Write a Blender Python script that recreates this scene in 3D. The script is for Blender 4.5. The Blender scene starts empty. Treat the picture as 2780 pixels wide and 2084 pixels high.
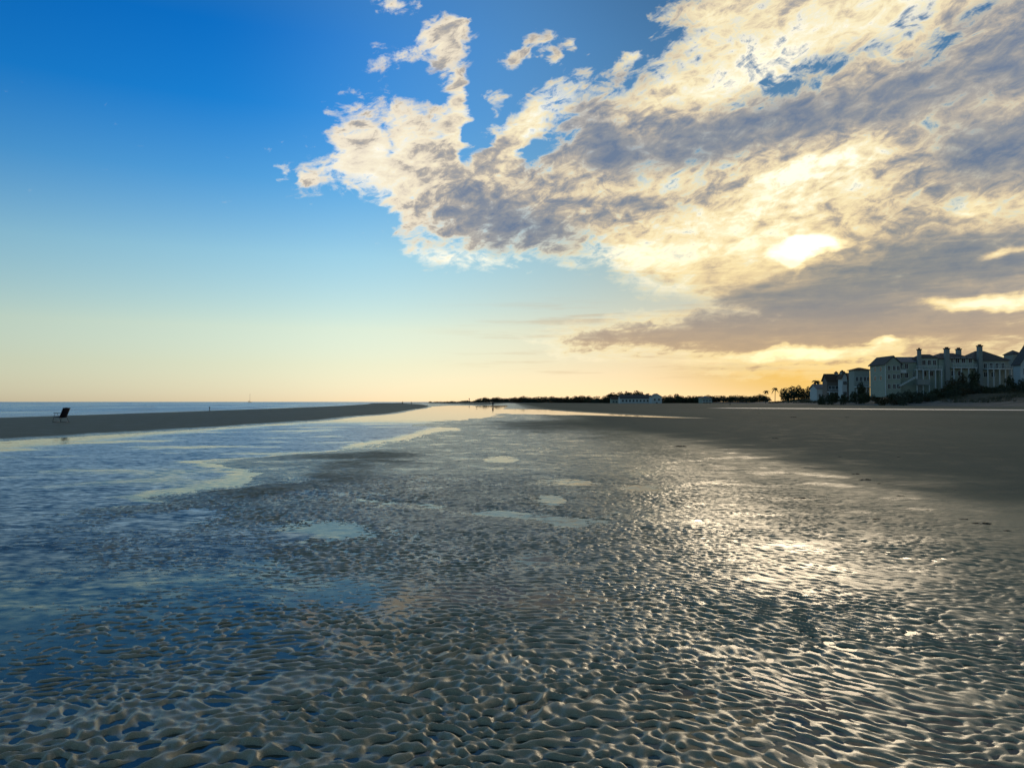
TINT = [(0.0, (1.34, 1.30, 1.42)), (0.016, (1.42, 1.34, 1.42)), (0.077, (1.76, 1.42, 1.20)), (0.154, (2.19, 1.62, 1.16)), (0.306, (1.70, 1.68, 1.38)), (0.454, (0.65, 1.32, 1.53)), (0.595, (0.112, 1.03, 1.62)), (0.728, (0.05, 0.91, 1.60)), (0.80, (0.2, 0.95, 1.50)), (1.0, (1.2, 1.2, 1.15))]
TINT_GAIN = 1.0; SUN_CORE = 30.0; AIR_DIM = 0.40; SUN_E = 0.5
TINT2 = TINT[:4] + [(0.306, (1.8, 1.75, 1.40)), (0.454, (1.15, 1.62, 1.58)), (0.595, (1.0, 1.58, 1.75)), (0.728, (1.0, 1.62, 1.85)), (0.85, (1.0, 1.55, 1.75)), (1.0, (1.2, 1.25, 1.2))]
# Beach at low tide under a broken evening cloud deck
import bpy, bmesh, math, random
import numpy as np
from mathutils import Vector
R = math.radians
sc = bpy.context.scene
COL = sc.collection
random.seed(7); rng = np.random.default_rng(7)

# ------------------------------------------------------------------ camera
PITCH = math.atan(48.5/2090.0)
CAMZ = 1.6
cam = bpy.data.cameras.new("camera"); cam_o = bpy.data.objects.new("camera", cam); COL.objects.link(cam_o)
cam.sensor_width = 36; cam.lens = 36*2090/2780
cam.clip_start = 0.05; cam.clip_end = 120000
cam_o.location = (0, 0, CAMZ); cam_o.rotation_euler = (R(90)+PITCH, 0, 0)
sc.camera = cam_o

def ray(px, py):
    """photo pixel -> unit world direction"""
    a, b = (px-1390)/2090, (1042-py)/2090
    c, s = math.cos(PITCH), math.sin(PITCH)
    v = Vector((a, c-b*s, s+b*c)); v.normalize(); return v
def azel(px, py):
    d = ray(px, py); return math.atan2(d.x, d.y), math.asin(d.z)
def ground(px, py, z=0.0):
    d = ray(px, py); t = (z-CAMZ)/d.z; return d.x*t, d.y*t

# ------------------------------------------------------------------ node helper
class G:
    def __init__(s, nt): s.nt = nt
    def _set(s, sock, v):
        if isinstance(v, bpy.types.NodeSocket): s.nt.links.new(v, sock)
        elif v is not None:
            if sock.type == 'RGBA' and len(v) == 3: v = (*v, 1)
            sock.default_value = v
    def new(s, t, **kw):
        n = s.nt.nodes.new(t)
        for k, v in kw.items(): setattr(n, k, v)
        return n
    def m(s, op, a, b=None, c=None, clamp=False):
        n = s.new('ShaderNodeMath', operation=op, use_clamp=clamp)
        s._set(n.inputs[0], a); s._set(n.inputs[1], b); s._set(n.inputs[2], c)
        return n.outputs[0]
    def v(s, op, a, b=None, scale=None):
        n = s.new('ShaderNodeVectorMath', operation=op)
        s._set(n.inputs[0], a)
        if b is not None: s._set(n.inputs[1], b)
        if scale is not None: s._set(n.inputs['Scale'], scale)
        return n.outputs['Value'] if op in ('LENGTH', 'DOT_PRODUCT', 'DISTANCE') else n.outputs[0]
    def comb(s, x, y, z=0.0):
        n = s.new('ShaderNodeCombineXYZ')
        for i, q in enumerate((x, y, z)): s._set(n.inputs[i], q)
        return n.outputs[0]
    def sep(s, v):
        n = s.new('ShaderNodeSeparateXYZ'); s._set(n.inputs[0], v); return n.outputs[:3]
    def noise(s, vec, scale=1.0, detail=2.0, rough=0.5, lac=2.0, dist=0.0, color=False, dim='3D'):
        n = s.new('ShaderNodeTexNoise', noise_dimensions=dim)
        s._set(n.inputs['Vector'], vec); s._set(n.inputs['Scale'], scale); s._set(n.inputs['Detail'], detail)
        s._set(n.inputs['Roughness'], rough); s._set(n.inputs['Lacunarity'], lac); s._set(n.inputs['Distortion'], dist)
        return n.outputs['Color'] if color else n.outputs[0]
    def ss(s, x, lo, hi, a=0.0, b=1.0, kind='SMOOTHSTEP'):
        n = s.new('ShaderNodeMapRange', interpolation_type=kind, clamp=True)
        for k, q in zip(('Value', 'From Min', 'From Max', 'To Min', 'To Max'), (x, lo, hi, a, b)): s._set(n.inputs[k], q)
        return n.outputs[0]
    def mix(s, f, a, b, blend='MIX'):
        n = s.new('ShaderNodeMix', data_type='RGBA', blend_type=blend)
        s._set(n.inputs[0], f); s._set(n.inputs[6], a); s._set(n.inputs[7], b); return n.outputs[2]
    def ramp(s, f, stops, interp='LINEAR'):
        n = s.new('ShaderNodeValToRGB'); cr = n.color_ramp; cr.interpolation = interp
        while len(cr.elements) > 1: cr.elements.remove(cr.elements[-1])
        cr.elements[0].position = stops[0][0]; cr.elements[0].color = (*stops[0][1], 1)
        for p, c in stops[1:]:
            e = cr.elements.new(p); e.color = (*c, 1)
        s._set(n.inputs[0], f); return n.outputs[0]
    def curve(s, x, pts, xr, yr):
        """piecewise function through pts; xr, yr the ranges mapped to 0..1"""
        n = s.new('ShaderNodeFloatCurve'); cm = n.mapping; cm.use_clip = False; c = cm.curves[0]
        q = sorted(((px-xr[0])/(xr[1]-xr[0]), (py-yr[0])/(yr[1]-yr[0])) for px, py in pts)
        while len(c.points) > 2: c.points.remove(c.points[-1])
        c.points[0].location = q[0]; c.points[1].location = q[-1]
        for a, b in q[1:-1]: c.points.new(a, b)
        for p in c.points: p.handle_type = 'VECTOR'
        cm.update()
        s._set(n.inputs['Value'], s.ss(x, xr[0], xr[1], kind='LINEAR'))
        return s.m('MULTIPLY_ADD', n.outputs[0], yr[1]-yr[0], yr[0])
    def blob(s, vec, loc, size, rot=0.0):
        """1 at the centre falling to 0 at the edge of a turned ellipse"""
        n = s.new('ShaderNodeMapping', vector_type='TEXTURE')
        s._set(n.inputs[0], vec)
        n.inputs['Location'].default_value = (*loc, 0); n.inputs['Scale'].default_value = (*size, 1)
        n.inputs['Rotation'].default_value = (0, 0, rot)
        g = s.new('ShaderNodeTexGradient', gradient_type='SPHERICAL'); s.nt.links.new(n.outputs[0], g.inputs[0])
        return g.outputs[1]
    def blobs(s, vec, lst):
        acc = None
        for loc, size, rot, wgt in lst:
            b = s.blob(vec, loc, size, rot)
            acc = s.m('MULTIPLY', b, wgt) if acc is None else s.m('MULTIPLY_ADD', b, wgt, acc)
        return acc

def lin(r, g, b):
    f = lambda c: c/12.92/255 if c <= 10 else ((c/255+0.055)/1.055)**2.4
    return f(r), f(g), f(b)

# ------------------------------------------------------------------ sky
SUN_AZ, SUN_EL = azel(1735*1.2568, 540*1.2568)
K = 1.2568
def dz(x, y): return azel(x*K, y*K)
def bl(x, y, w, h, deg=0.0, wt=1.0):
    """ellipse of the sky given where it is seen: centre, half sizes, turn"""
    u, v = dz(x, y); return ((u, v), (w/1663*0.93, h/1663*0.93), R(deg), wt)

world = bpy.data.worlds.new("World"); sc.world = world; world.use_nodes = True
wn = world.node_tree; bg = wn.nodes['Background']; g = G(wn)
sky = g.new('ShaderNodeTexSky', sky_type='NISHITA'); sky.sun_disc = False
sky.sun_elevation = SUN_EL; sky.sun_rotation = SUN_AZ
sky.air_density = 1.0; sky.dust_density = 0.2; sky.ozone_density = 4.0
tc = g.new('ShaderNodeTexCoord'); D = g.v('NORMALIZE', tc.outputs['Generated'])
dx, dy, dzz = g.sep(D)
U = g.m('ARCTAN2', dx, dy); V = g.m('ARCSINE', dzz)
P = g.comb(U, V, 0.0)
# colour of the air by height above the horizon
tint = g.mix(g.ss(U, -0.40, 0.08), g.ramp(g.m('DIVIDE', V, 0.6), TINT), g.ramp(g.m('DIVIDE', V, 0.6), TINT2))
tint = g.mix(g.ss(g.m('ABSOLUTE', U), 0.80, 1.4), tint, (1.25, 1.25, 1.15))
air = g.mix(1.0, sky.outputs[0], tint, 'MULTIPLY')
sang = g.v('DISTANCE', P, (SUN_AZ, SUN_EL, 0))
air = g.v('SCALE', air, scale=g.ss(g.m('SUBTRACT', U, SUN_AZ), -0.62, -0.05, 1.0, AIR_DIM))
# cloud plane coordinates
den = g.m('ADD', g.m('MAXIMUM', dzz, 0.0), 0.22)
Q = g.comb(g.m('DIVIDE', dx, den), g.m('DIVIDE', dy, den), 0.0)
wq = g.v('SUBTRACT', g.noise(Q, 1.6, 2, 0.5, color=True), (0.5, 0.5, 0.5))
Qw = g.v('ADD', Q, g.v('SCALE', wq, scale=0.22))
n_big = g.noise(Qw, 3.4, 9, 0.60)
n_fine = g.noise(g.v('MULTIPLY', Qw, (1.0, 1.0, 1)), 13.0, 7, 0.62, dist=0.7)
_c, _s = math.cos(R(20)), math.sin(R(20))
Pr = g.comb(g.m('ADD', g.m('MULTIPLY', U, _c), g.m('MULTIPLY', V, _s)), g.m('MULTIPLY', g.m('SUBTRACT', g.m('MULTIPLY', V, _c), g.m('MULTIPLY', U, _s)), 2.1), 0.0)
n_iso = g.noise(Pr, 32.0, 7, 0.64, dist=0.5)
wp = g.v('SUBTRACT', g.noise(P, 9.0, 4, 0.55, color=True), (0.5, 0.5, 0.5))
wf = g.v('SUBTRACT', g.noise(g.v('MULTIPLY', P, (0.6, 1.6, 1)), 34.0, 4, 0.6, color=True), (0.5, 0.5, 0.5))
Pw = g.v('ADD', g.v('ADD', P, g.v('MULTIPLY', wp, (0.085, 0.05, 0))), g.v('MULTIPLY', wf, (0.045, 0.016, 0)))
Uw, Vw, _ = g.sep(Pw)
xr, yr = (-0.9, 0.9), (-0.4, 1.2)
def cv(pts, tail=()):
    return g.curve(Uw, [dz(*p) for p in pts] + list(tail), xr, yr)
low1 = cv([(560, 250), (640, 330), (690, 388), (740, 405), (800, 450), (858, 490), (866, 545), (930, 562), (1010, 578), (1100, 558), (1200, 552),
           (1285, 566), (1330, 622), (1420, 645), (1480, 652), (1530, 672), (1590, 716), (1670, 776), (1800, 794), (2000, 800), (2212, 815)], [(0.75, 0.02), (0.9, 0.3)])
up1 = cv([(560, 380), (640, 360), (690, 350), (712, 300), (730, 250), (800, 232), (850, 210), (920, 222), (985, 235), (1000, 300), (1016, 310), (1030, 235),
          (1060, 225), (1085, 300), (1140, 335), (1195, 290), (1225, 225), (1255, 190), (1335, 180), (1400, 145), (1422, 105), (1470, 65), (1500, 10), (1520, -60), (1600, -250)], [(0.55, 1.2), (0.75, 1.2), (0.9, -0.4)])
low2 = cv([(1080, 700), (1150, 742), (1200, 758), (1300, 772), (1500, 790), (1640, 800), (2212, 815)])
up2 = cv([(1080, 760), (1150, 735), (1200, 712), (1300, 692), (1450, 668), (1560, 650), (1700, 640), (2212, 640)])
m1 = g.m('MINIMUM', g.m('SUBTRACT', Vw, low1), g.m('SUBTRACT', up1, Vw))
m2 = g.m('MINIMUM', g.m('SUBTRACT', Vw, low2), g.m('SUBTRACT', up2, Vw))
mm = g.m('MAXIMUM', m1, g.m('MULTIPLY', m2, 1.6))
cov = g.m('MAXIMUM', g.m('MINIMUM', g.m('DIVIDE', mm, 0.036), 1.45), -1.6)
extra = g.blobs(Pw, [
    bl(985, 190, 54, 190, 0, 2.6), bl(1025, 285, 34, 110, -8, -1.3), bl(885, 178, 110, 48, 8, -1.8), bl(975, 100, 90, 90, 0, 1.7), bl(880, 105, 170, 58, 14, 2.3), bl(950, 60, 150, 46, -15, 1.8), bl(845, 5, 90, 26, 5, 2.3),
    bl(1135, 265, 200, 62, 43, 3.3), bl(760, 330, 90, 110, -20, 0.8), bl(1165, 98, 72, 30, 40, 2.7), bl(1120, 145, 50, 28, 5, 2.6), bl(1188, 136, 32, 34, 30, 2.9), bl(1224, 100, 34, 24, 0, 2.7),
    bl(1365, 113, 60, 26, 25, 2.2), bl(607, 362, 36, 18, -40, 2.0), bl(668, 374, 26, 16, 0, 2.2), bl(1090, 205, 40, 24, 0, 2.4), bl(1480, 20, 120, 30, 0, 1.6),
    bl(1780, 155, 230, 34, 16, -1.0), bl(2070, 75, 190, 44, 24, -1.5), bl(1640, 190, 140, 26, 14, -0.9), bl(846, 290, 24, 90, 12, -1.3), bl(1150, 330, 70, 34, 15, -1.4),
    bl(820, 470, 80, 40, -30, -0.7), bl(1910, 760, 60, 10, 0, -0.6), bl(700, 210, 40, 20, -45, 1.2), bl(800, 330, 230, 150, 0, 0.45), bl(900, 250, 130, 80, 0, 0.5), bl(950, 560, 160, 30, -4, 0.5), bl(1900, 110, 300, 60, 20, -0.5), bl(1130, 270, 130, 120, 0, -0.35), bl(1640, 150, 420, 110, 14, -0.6), bl(985, 130, 120, 200, 0, -0.5), bl(1450, 560, 300, 110, -8, -0.25)])
cov = g.m('ADD', cov, extra)
nz = g.m('MULTIPLY_ADD', n_big, 1.5, g.m('MULTIPLY_ADD', n_fine, 1.7, g.m('MULTIPLY', n_iso, 1.9)))
nz = g.m('SUBTRACT', nz, 2.55)
lowdeck = g.ss(V, 0.13, 0.24)
dens = g.m('MULTIPLY_ADD', nz, g.m('MULTIPLY_ADD', lowdeck, 1.60, 0.75), cov)
alpha = g.ss(dens, -0.42, 1.25)
# how thick, hence how grey, the cloud is between the eye and the sun
grey = g.blobs(Pw, [
    bl(1620, 265, 480, 85, 6, 1.3), bl(1300, 285, 150, 80, 0, 1.2), bl(1100, 480, 300, 90, -4, 1.25), bl(1400, 440, 190, 50, 4, 0.8), bl(2120, 340, 220, 90, 0, 1.1),
    bl(1830, 610, 480, 95, 4, 1.15), bl(2080, 520, 300, 90, 0, 0.9), bl(2200, 150, 240, 260, 0, 0.75), bl(1850, 700, 640, 95, 2, 0.95), bl(1428, 594, 60, 18, -8, 1.0),
    bl(2200, 580, 120, 30, 0, 0.6), bl(1500, 340, 260, 60, 0, 0.7), bl(1950, 240, 300, 80, 10, 0.7), bl(1390, 715, 260, 40, 4, 0.55), bl(1030, 300, 60, 70, 50, 0.35),
    bl(1250, 380, 200, 70, 0, 0.5), bl(1900, 450, 200, 70, 0, 0.5), bl(1540, 410, 120, 50, 0, 0.4),
    bl(1765, 362, 160, 34, 14, -1.6), bl(1740, 430, 220, 80, 5, -0.6), bl(1380, 545, 330, 46, 0, -0.8), bl(1560, 440, 200, 60, 0, -0.25), bl(1738, 538, 100, 26, 2, -2.6), bl(1735, 535, 260, 100, 0, -0.55), bl(1710, 566, 34, 18, 0, -2.0),
    bl(1450, 590, 220, 60, -10, -0.6), bl(2130, 657, 170, 22, 0, -2.2), bl(1750, 757, 230, 18, 0, -1.9), bl(2160, 548, 70, 14, 0, -1.3), bl(1590, 490, 160, 60, 0, -0.3),
    bl(1000, 560, 260, 34, -3, -1.1), bl(800, 350, 220, 170, 0, -0.35), bl(1150, 280, 150, 50, 43, -0.4), bl(1520, 190, 330, 80, 16, -0.6), bl(1850, 60, 420, 110, 8, -0.55), bl(1930, 745, 40, 10, 0, -1.5), bl(2110, 440, 40, 16, 0, -1.0)])
rel = g.m('MULTIPLY_ADD', n_big, 1.7, g.m('MULTIPLY_ADD', n_fine, 1.25, g.m('MULTIPLY', n_iso, 1.5)))
rel = g.m('SUBTRACT', rel, 2.225)
gs = g.ss(grey, 0.35, 1.0, 0.85, 0.38)
t = g.m('ADD', g.m('MULTIPLY_ADD', grey, 0.50, 0.26), g.m('MULTIPLY', rel, g.m('MULTIPLY', gs, g.m('MULTIPLY_ADD', lowdeck, 0.75, 0.30))))
t = g.m('ADD', t, g.ss(dens, 0.0, 1.1, -0.34, 0.0))
t = g.m('ADD', t, g.ss(dens, 0.8, 2.6, 0.0, 0.12))
near = g.ss(sang, 0.05, 0.55, 1.0, 0.0)
t = g.m('SUBTRACT', t, g.m('MULTIPLY', near, 0.06))
st = g.noise(g.comb(g.m('MULTIPLY', U, 9.0), g.m('MULTIPLY', V, 70.0), 0), 1.0, 6, 0.62, dist=0.4)
t = g.m('ADD', t, g.m('MULTIPLY', g.m('SUBTRACT', st, 0.5), g.m('MULTIPLY_ADD', lowdeck, -0.8, 0.9)))
ccol = g.ramp(g.m('MULTIPLY_ADD', t, 0.8, 0.2), [(0.0, (1.35, 1.24, 0.95)), (0.16, (1.0, 0.94, 0.70)), (0.30, lin(250, 236, 196)), (0.45, lin(228, 212, 182)), (0.60, lin(186, 178, 168)), (0.78, lin(146, 151, 160)), (1.0, lin(110, 128, 156))])
white = g.ss(sang, 0.30, 0.62)
ccol = g.mix(g.m('MULTIPLY', white, g.ss(t, 0.55, 0.30, 0.0, 0.55)), ccol, lin(248, 240, 226))
warm = g.mix(g.m('MULTIPLY', near, g.ss(V, 0.02, 0.34, 1.0, 0.15)), (1, 1, 1), (1.06, 0.93, 0.66))
ccol = g.mix(1.0, ccol, warm, 'MULTIPLY')
ccol = g.mix(g.m('MULTIPLY', g.ss(V, 0.17, 0.08), g.ss(t, 0.15, 0.45, 0.0, 0.75)), ccol, g.mix(g.ss(V, 0.13, 0.045), lin(160, 153, 150), lin(205, 172, 132)))
# low glow and thin streaks over the horizon
S = g.comb(g.m('MULTIPLY', U, 5.0), g.m('MULTIPLY', V, 75.0), 0)
st = g.noise(S, 1.0, 5, 0.6)
glow = g.blobs(P, [bl(1850, 810, 680, 150, 0, 0.9), bl(1780, 800, 420, 110, 0, 0.8)])
low = g.mix(g.m('MULTIPLY', g.ss(glow, 0.0, 1.3), 0.95), air, g.v('SCALE', g.mix(g.ss(glow, 0.3, 1.5), lin(232, 206, 150), lin(248, 200, 104)), scale=10.0))
streak = g.m('MULTIPLY', g.ss(st, 0.50, 0.66), g.m('MULTIPLY', g.ss(V, 0.02, 0.05), g.ss(V, 0.15, 0.10)))
streak = g.m('MULTIPLY', streak, g.ss(U, -0.15, 0.2, 0.0, 0.6))
low = g.mix(streak, low, g.v('SCALE', g.mix(st, lin(190, 160, 130), lin(205, 165, 120)), scale=10.0))
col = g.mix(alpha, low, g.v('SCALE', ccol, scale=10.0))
# the sun behind the thinnest cloud
core = g.m('POWER', g.blobs(Pw, [bl(1740, 538, 85, 26, 0, 1.0)]), 1.5)
col = g.v('ADD', col, g.v('SCALE', g.comb(1.0, 0.84, 0.52), scale=g.m('MULTIPLY', core, SUN_CORE)))
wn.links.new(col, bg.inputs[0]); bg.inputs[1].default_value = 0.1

sun = bpy.data.lights.new("sun", 'SUN'); sun.energy = SUN_E; sun.angle = R(18); sun.color = (1.0, 0.80, 0.55)
sun_o = bpy.data.objects.new("sun", sun); COL.objects.link(sun_o)
sd = Vector((math.sin(SUN_AZ)*math.cos(SUN_EL), math.cos(SUN_AZ)*math.cos(SUN_EL), math.sin(SUN_EL)))
sun_o.rotation_euler = sd.to_track_quat('Z', 'Y').to_euler()

sc.view_settings.view_transform = 'Standard'; sc.view_settings.look = 'None'
sc.view_settings.exposure = 0; sc.view_settings.gamma = 1

# ------------------------------------------------------------------ ground shape
def hash2(ix, iy, seed):
    h = (ix.astype(np.int64)*374761393 + iy.astype(np.int64)*668265263 + seed*974711) & 0xffffffff
    h = ((h ^ (h >> 13))*1274126177) & 0xffffffff
    return ((h ^ (h >> 16)) & 0xffffff)/float(0xffffff)
def pnoise(x, y, seed=0):
    """gradient noise about -0.7..0.7"""
    x0, y0 = np.floor(x), np.floor(y); fx, fy = x-x0, y-y0
    u, v = fx*fx*fx*(fx*(fx*6-15)+10), fy*fy*fy*(fy*(fy*6-15)+10)
    def gr(i, j):
        a = hash2(x0+i, y0+j, seed)*2*np.pi
        return np.cos(a)*(fx-i)+np.sin(a)*(fy-j)
    return (gr(0, 0)*(1-u)+gr(1, 0)*u)*(1-v)+(gr(0, 1)*(1-u)+gr(1, 1)*u)*v
def fbm(x, y, seed=0, octv=4, gain=0.5):
    s, a, f = 0, 1.0, 1.0
    for i in range(octv):
        s = s+a*pnoise(x*f+17.3*i, y*f-9.1*i, seed+i); a *= gain; f *= 2.03
    return s
def sstep(x, a, b):
    t = np.clip((x-a)/(b-a), 0, 1); return t*t*(3-2*t)

# distance of the dune foot from the camera's line, along the beach
COAST = np.array([(-400, 100), (-100, 112), (100, 122), (300, 124), (380, 128), (500, 158), (600, 160), (680, 138), (760, 96), (900, 40), (1050, -25), (1250, -70), (1500, -110), (1900, -140)], float)
def coast_x(y): return np.interp(y, COAST[:, 0], COAST[:, 1])

PX = np.array([-4000, -400, -120, -75, -57, -53, -46, -36, -27, -21.5, -19, -16, -10, -6.5, -4.6, -3.0, -1.0, 1.5, 5.0, 6.2, 7.4, 10, 20, 45, 80, 120, 300, 4000], float)
PZ = np.array([-8, -4, -1.6, -0.5, -0.03, 0.07, 0.20, 0.26, 0.20, 0.10, 0.0, -0.055, -0.040, -0.0105, -0.0055, -0.0015, 0.006, 0.009, 0.013, 0.020, 0.045, 0.07, 0.14, 0.26, 0.36, 0.5, 0.8, 1.0], float)
def puddle(X, Y, x, y, w, h, d):
    """hollow seen at photo point x,y (shown at 2212 wide) of half size w,h"""
    gx, gy = ground(x*K, y*K); sy = gy*gy/(1.6*1663)
    q = ((X-gx)/(w/1663*gy))**2+((Y-gy)/(h*sy))**2
    return -1.05*d*np.exp(-(q*1.1)**1.3)*(0.75+0.6*pnoise(X*2.3, Y*2.3, 88))
PUDDLES = [(1190, 1080, 52, 14, .034), (1070, 1106, 62, 11, .036), (1240, 1128, 95, 12, .040), (1150, 1114, 60, 8, .034), (1085, 992, 40, 8, .03), (1225, 1041, 70, 9, .028), (1385, 1055, 50, 9, .028),
           (1515, 1126, 50, 9, .012), (400, 1112, 70, 18, .040), (330, 1125, 60, 12, .04), (705, 1148, 75, 18, .036), (770, 1080, 80, 9, .038), (860, 1087, 80, 8, .038), (950, 1093, 70, 7, .036),
           (640, 1076, 50, 12, .030), (240, 1085, 110, 8, .04), (1330, 1110, 60, 10, .022), (1690, 1290, 50, 20, .006), (1770, 1400, 60, 20, .007), (1180, 1210, 70, 14, .012), (1420, 1170, 60, 14, .014)]
RUNZ = 0.30
RUN = []
for _px, _a, _b in ((2800, 1110.4, 1115.5), (2500, 1109.2, 1113.2), (2250, 1107.8, 1110.8), (2060, 1106.8, 1109.0), (1950, 1106.4, 1108.2)):
    (_x0, _y0), (_x1, _y1) = ground(_px, _a, RUNZ), ground(_px, _b, RUNZ); RUN.append(((_x0+_x1)/2, (_y0+_y1)/2, math.hypot(_x0-_x1, _y0-_y1)/2*0.22))
def macro(X, Y):
    r = np.hypot(X, Y)
    sh = np.interp(Y, [-50, 20, 31, 48, 67, 95, 119, 170, 239, 330, 500, 900], [-4, -2.5, -1.8, 1.0, 3.3, 3.4, 2.4, -1, -6, -16, -40, -110])*sstep(-X, 8, 15)
    wob = fbm(X*0.05+3, Y*0.03, 5, 3)*1.3*sstep(r, 15, 60)
    Xs = X-sh+wob
    bay = np.clip(coast_x(Y)-122, -400, 60)*sstep(Y, 420, 700)
    Xs = Xs-bay*sstep(Xs, 8, 40)
    z = np.interp(Xs, PX, PZ)
    # flats: slow swellings so the tide leaves patches
    flat = sstep(Xs, -9, -4)*(1-sstep(Xs, 5.5, 8))
    near = 1-sstep(r, 60, 140)
    z = z+flat*near*(fbm(X*0.42, Y*0.36, 11, 3)*0.014+fbm(X*1.7, Y*1.5, 12, 2)*0.005)
    # dry tongues and channels of the runnel
    z = z+0.030*np.exp(-((X+2.6)/3.4)**2-((Y-12.2)/1.3)**2)+0.02*np.exp(-((X+4.6)/1.2)**2-((Y-13.2)/0.6)**2)
    z = z-0.03*np.exp(-((X+5.2)/1.9)**2-((Y-17.3)/2.6)**2)
    z = z+0.055*np.exp(-((X-3.5-(Y-55)*0.05)/8.5)**2-((Y-54)/15)**2)
    z = z-0.055*np.exp(-((X+7.0)/2.6)**2-((Y-37)/6.5)**2)-0.05*np.exp(-((X+4.9)/2.2)**2-((Y-45)/3.5)**2)
    z = z+0.022*np.exp(-((X+3.3)/1.7)**2)*sstep(Y, 13, 16)*(1-sstep(Y, 30, 46))
    xa = np.interp(Y, [12.0, 13.0, 14.6, 16.6, 19.0, 20.8, 22.0, 25, 29], [-7.6, -6.3, -5.7, -5.9, -7.4, -9.0, -8.0, -6.3, -6.4])
    z = z+0.045*sstep(X-xa+0.5*pnoise(X*0.9, Y*0.7, 99), 0.05, 1.0)*sstep(Y, 12.5, 14.0)*(1-sstep(Y, 22.5, 27))*(1-sstep(X, -4.5, -1.5))
    # second band of water lying across the flat farther on
    ax, ay, bx, by = 18.5, 71.0, -3.0, 150.0
    tt = np.clip(((X-ax)*(bx-ax)+(Y-ay)*(by-ay))/((bx-ax)**2+(by-ay)**2), 0, 1)
    dd = np.hypot(X-ax-tt*(bx-ax), Y-ay-tt*(by-ay))/(1.2+tt*9)
    z = z-(0.11+0.03*(1-tt))*np.exp(-dd**2)
    z = z-0.0045*(1-sstep(Y, 4.5, 8.0))*sstep(-X, 0.2, 2.0)*sstep(Y, -2, 1)
    for p in PUDDLES: z = z+puddle(X, Y, *p)
    z = z+fbm(X*0.02, Y*0.02, 31, 3)*0.10*sstep(r, 60, 200)*sstep(Xs, 20, 60)
    for (ax, ay, aw), (bx, by, bw) in zip(RUN[:-1], RUN[1:]):
        tt = ((X-ax)*(bx-ax)+(Y-ay)*(by-ay))/((bx-ax)**2+(by-ay)**2); tc_ = np.clip(tt, -0.15, 1.05)
        dd = np.hypot(X-ax-tc_*(bx-ax), Y-ay-tc_*(by-ay)); k = 1-sstep(dd, aw+1, aw+7)
        z = z*(1-k)+np.minimum(z, RUNZ-0.03)*k
    return z, Xs

NW = 34
_r = np.random.default_rng(21)
_lam = 0.092*np.exp(_r.normal(0, 0.24, NW)); _ang = _r.normal(0, 0.85, NW); _ph = _r.uniform(0, 6.283, NW)
_lam2 = 0.182*np.exp(_r.normal(0, 0.20, NW)); _ang2 = _r.normal(0, 0.75, NW); _ph2 = _r.uniform(0, 6.283, NW)
def ripples(X, Y):
    wx, wy = fbm(X*0.9, Y*0.9, 41, 3)*0.16, fbm(X*0.9+40, Y*0.9, 42, 3)*0.16
    # crests turn aslant towards the bank
    skew = 0.34*sstep(X/np.maximum(Y, 1), 0.02, 0.55)*(1-sstep(Y, 6, 12))
    x, y = X+wx, Y+skew*X+wy
    s = np.zeros_like(X)
    for l, a, p in zip(_lam, _ang, _ph):
        k = 6.283/l
        s += np.cos(k*(np.sin(a)*x+np.cos(a)*y)+p)
    s /= math.sqrt(NW/2)
    q = np.zeros_like(X)
    for l, a, p in zip(_lam2, _ang2, _ph2):
        k = 6.283/l
        q += np.cos(k*(np.sin(a)*x+np.cos(a)*y)+p)
    q /= math.sqrt(NW/2)
    ridge = 1.35-2.1*np.sqrt(q*q+0.012)         # sharp crests that join and break
    pits = (1.10-np.exp(-0.44*s))*1.7           # broad tops, sharp pits
    mid = np.tanh(s*0.9)*1.15
    k = sstep(X/np.maximum(Y, 1)+0.25*pnoise(X*0.8, Y*0.8, 77), -0.50, 0.25)
    b = 0.5+0.5*np.tanh(3*pnoise(X*0.7+9, Y*0.7, 78))
    right = pits*(1-0.5*b)+0.5*b*ridge
    left = 0.50*ridge+0.62*mid
    return left*(1-k)+right*k

def height(X, Y, lift=False):
    z, Xs = macro(X, Y)
    r = np.hypot(X, Y)
    amp = 0.0112*(1-0.30*sstep(r, 5, 9)*sstep(X, -3, 0))*(1-sstep(r, 12, 19))*(1-0.85*sstep(Xs, 4.0, 6.8))*(0.55+0.45*sstep(fbm(X*0.5, Y*0.4, 51, 2), -0.35, 0.3))
    amp = amp*(0.75+0.25*sstep(Xs, -5.5, -3.5))*(1+0.25*(1-sstep(r, 4, 8)))*sstep(Y, -3, 1)
    zone = sstep(Xs, -9, -5)*(1-sstep(Xs, 5, 7))
    big = fbm(X*2.2, Y*3.6, 61, 3)*0.009*sstep(r, 6, 14)*(1-sstep(r, 30, 60))*zone+(0.5-np.abs(fbm(X*3.8, Y*6.5, 66, 4, 0.6)))*0.022*sstep(r, 8, 13)*(1-sstep(r, 35, 60))*zone-0.003*sstep(r, 9, 15)*zone
    near = r < 23
    rp = np.zeros_like(X); rp[near] = ripples(X[near], Y[near])
    return (z+amp*rp+big, amp*rp/0.0112) if lift else z+amp*rp+big

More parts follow.
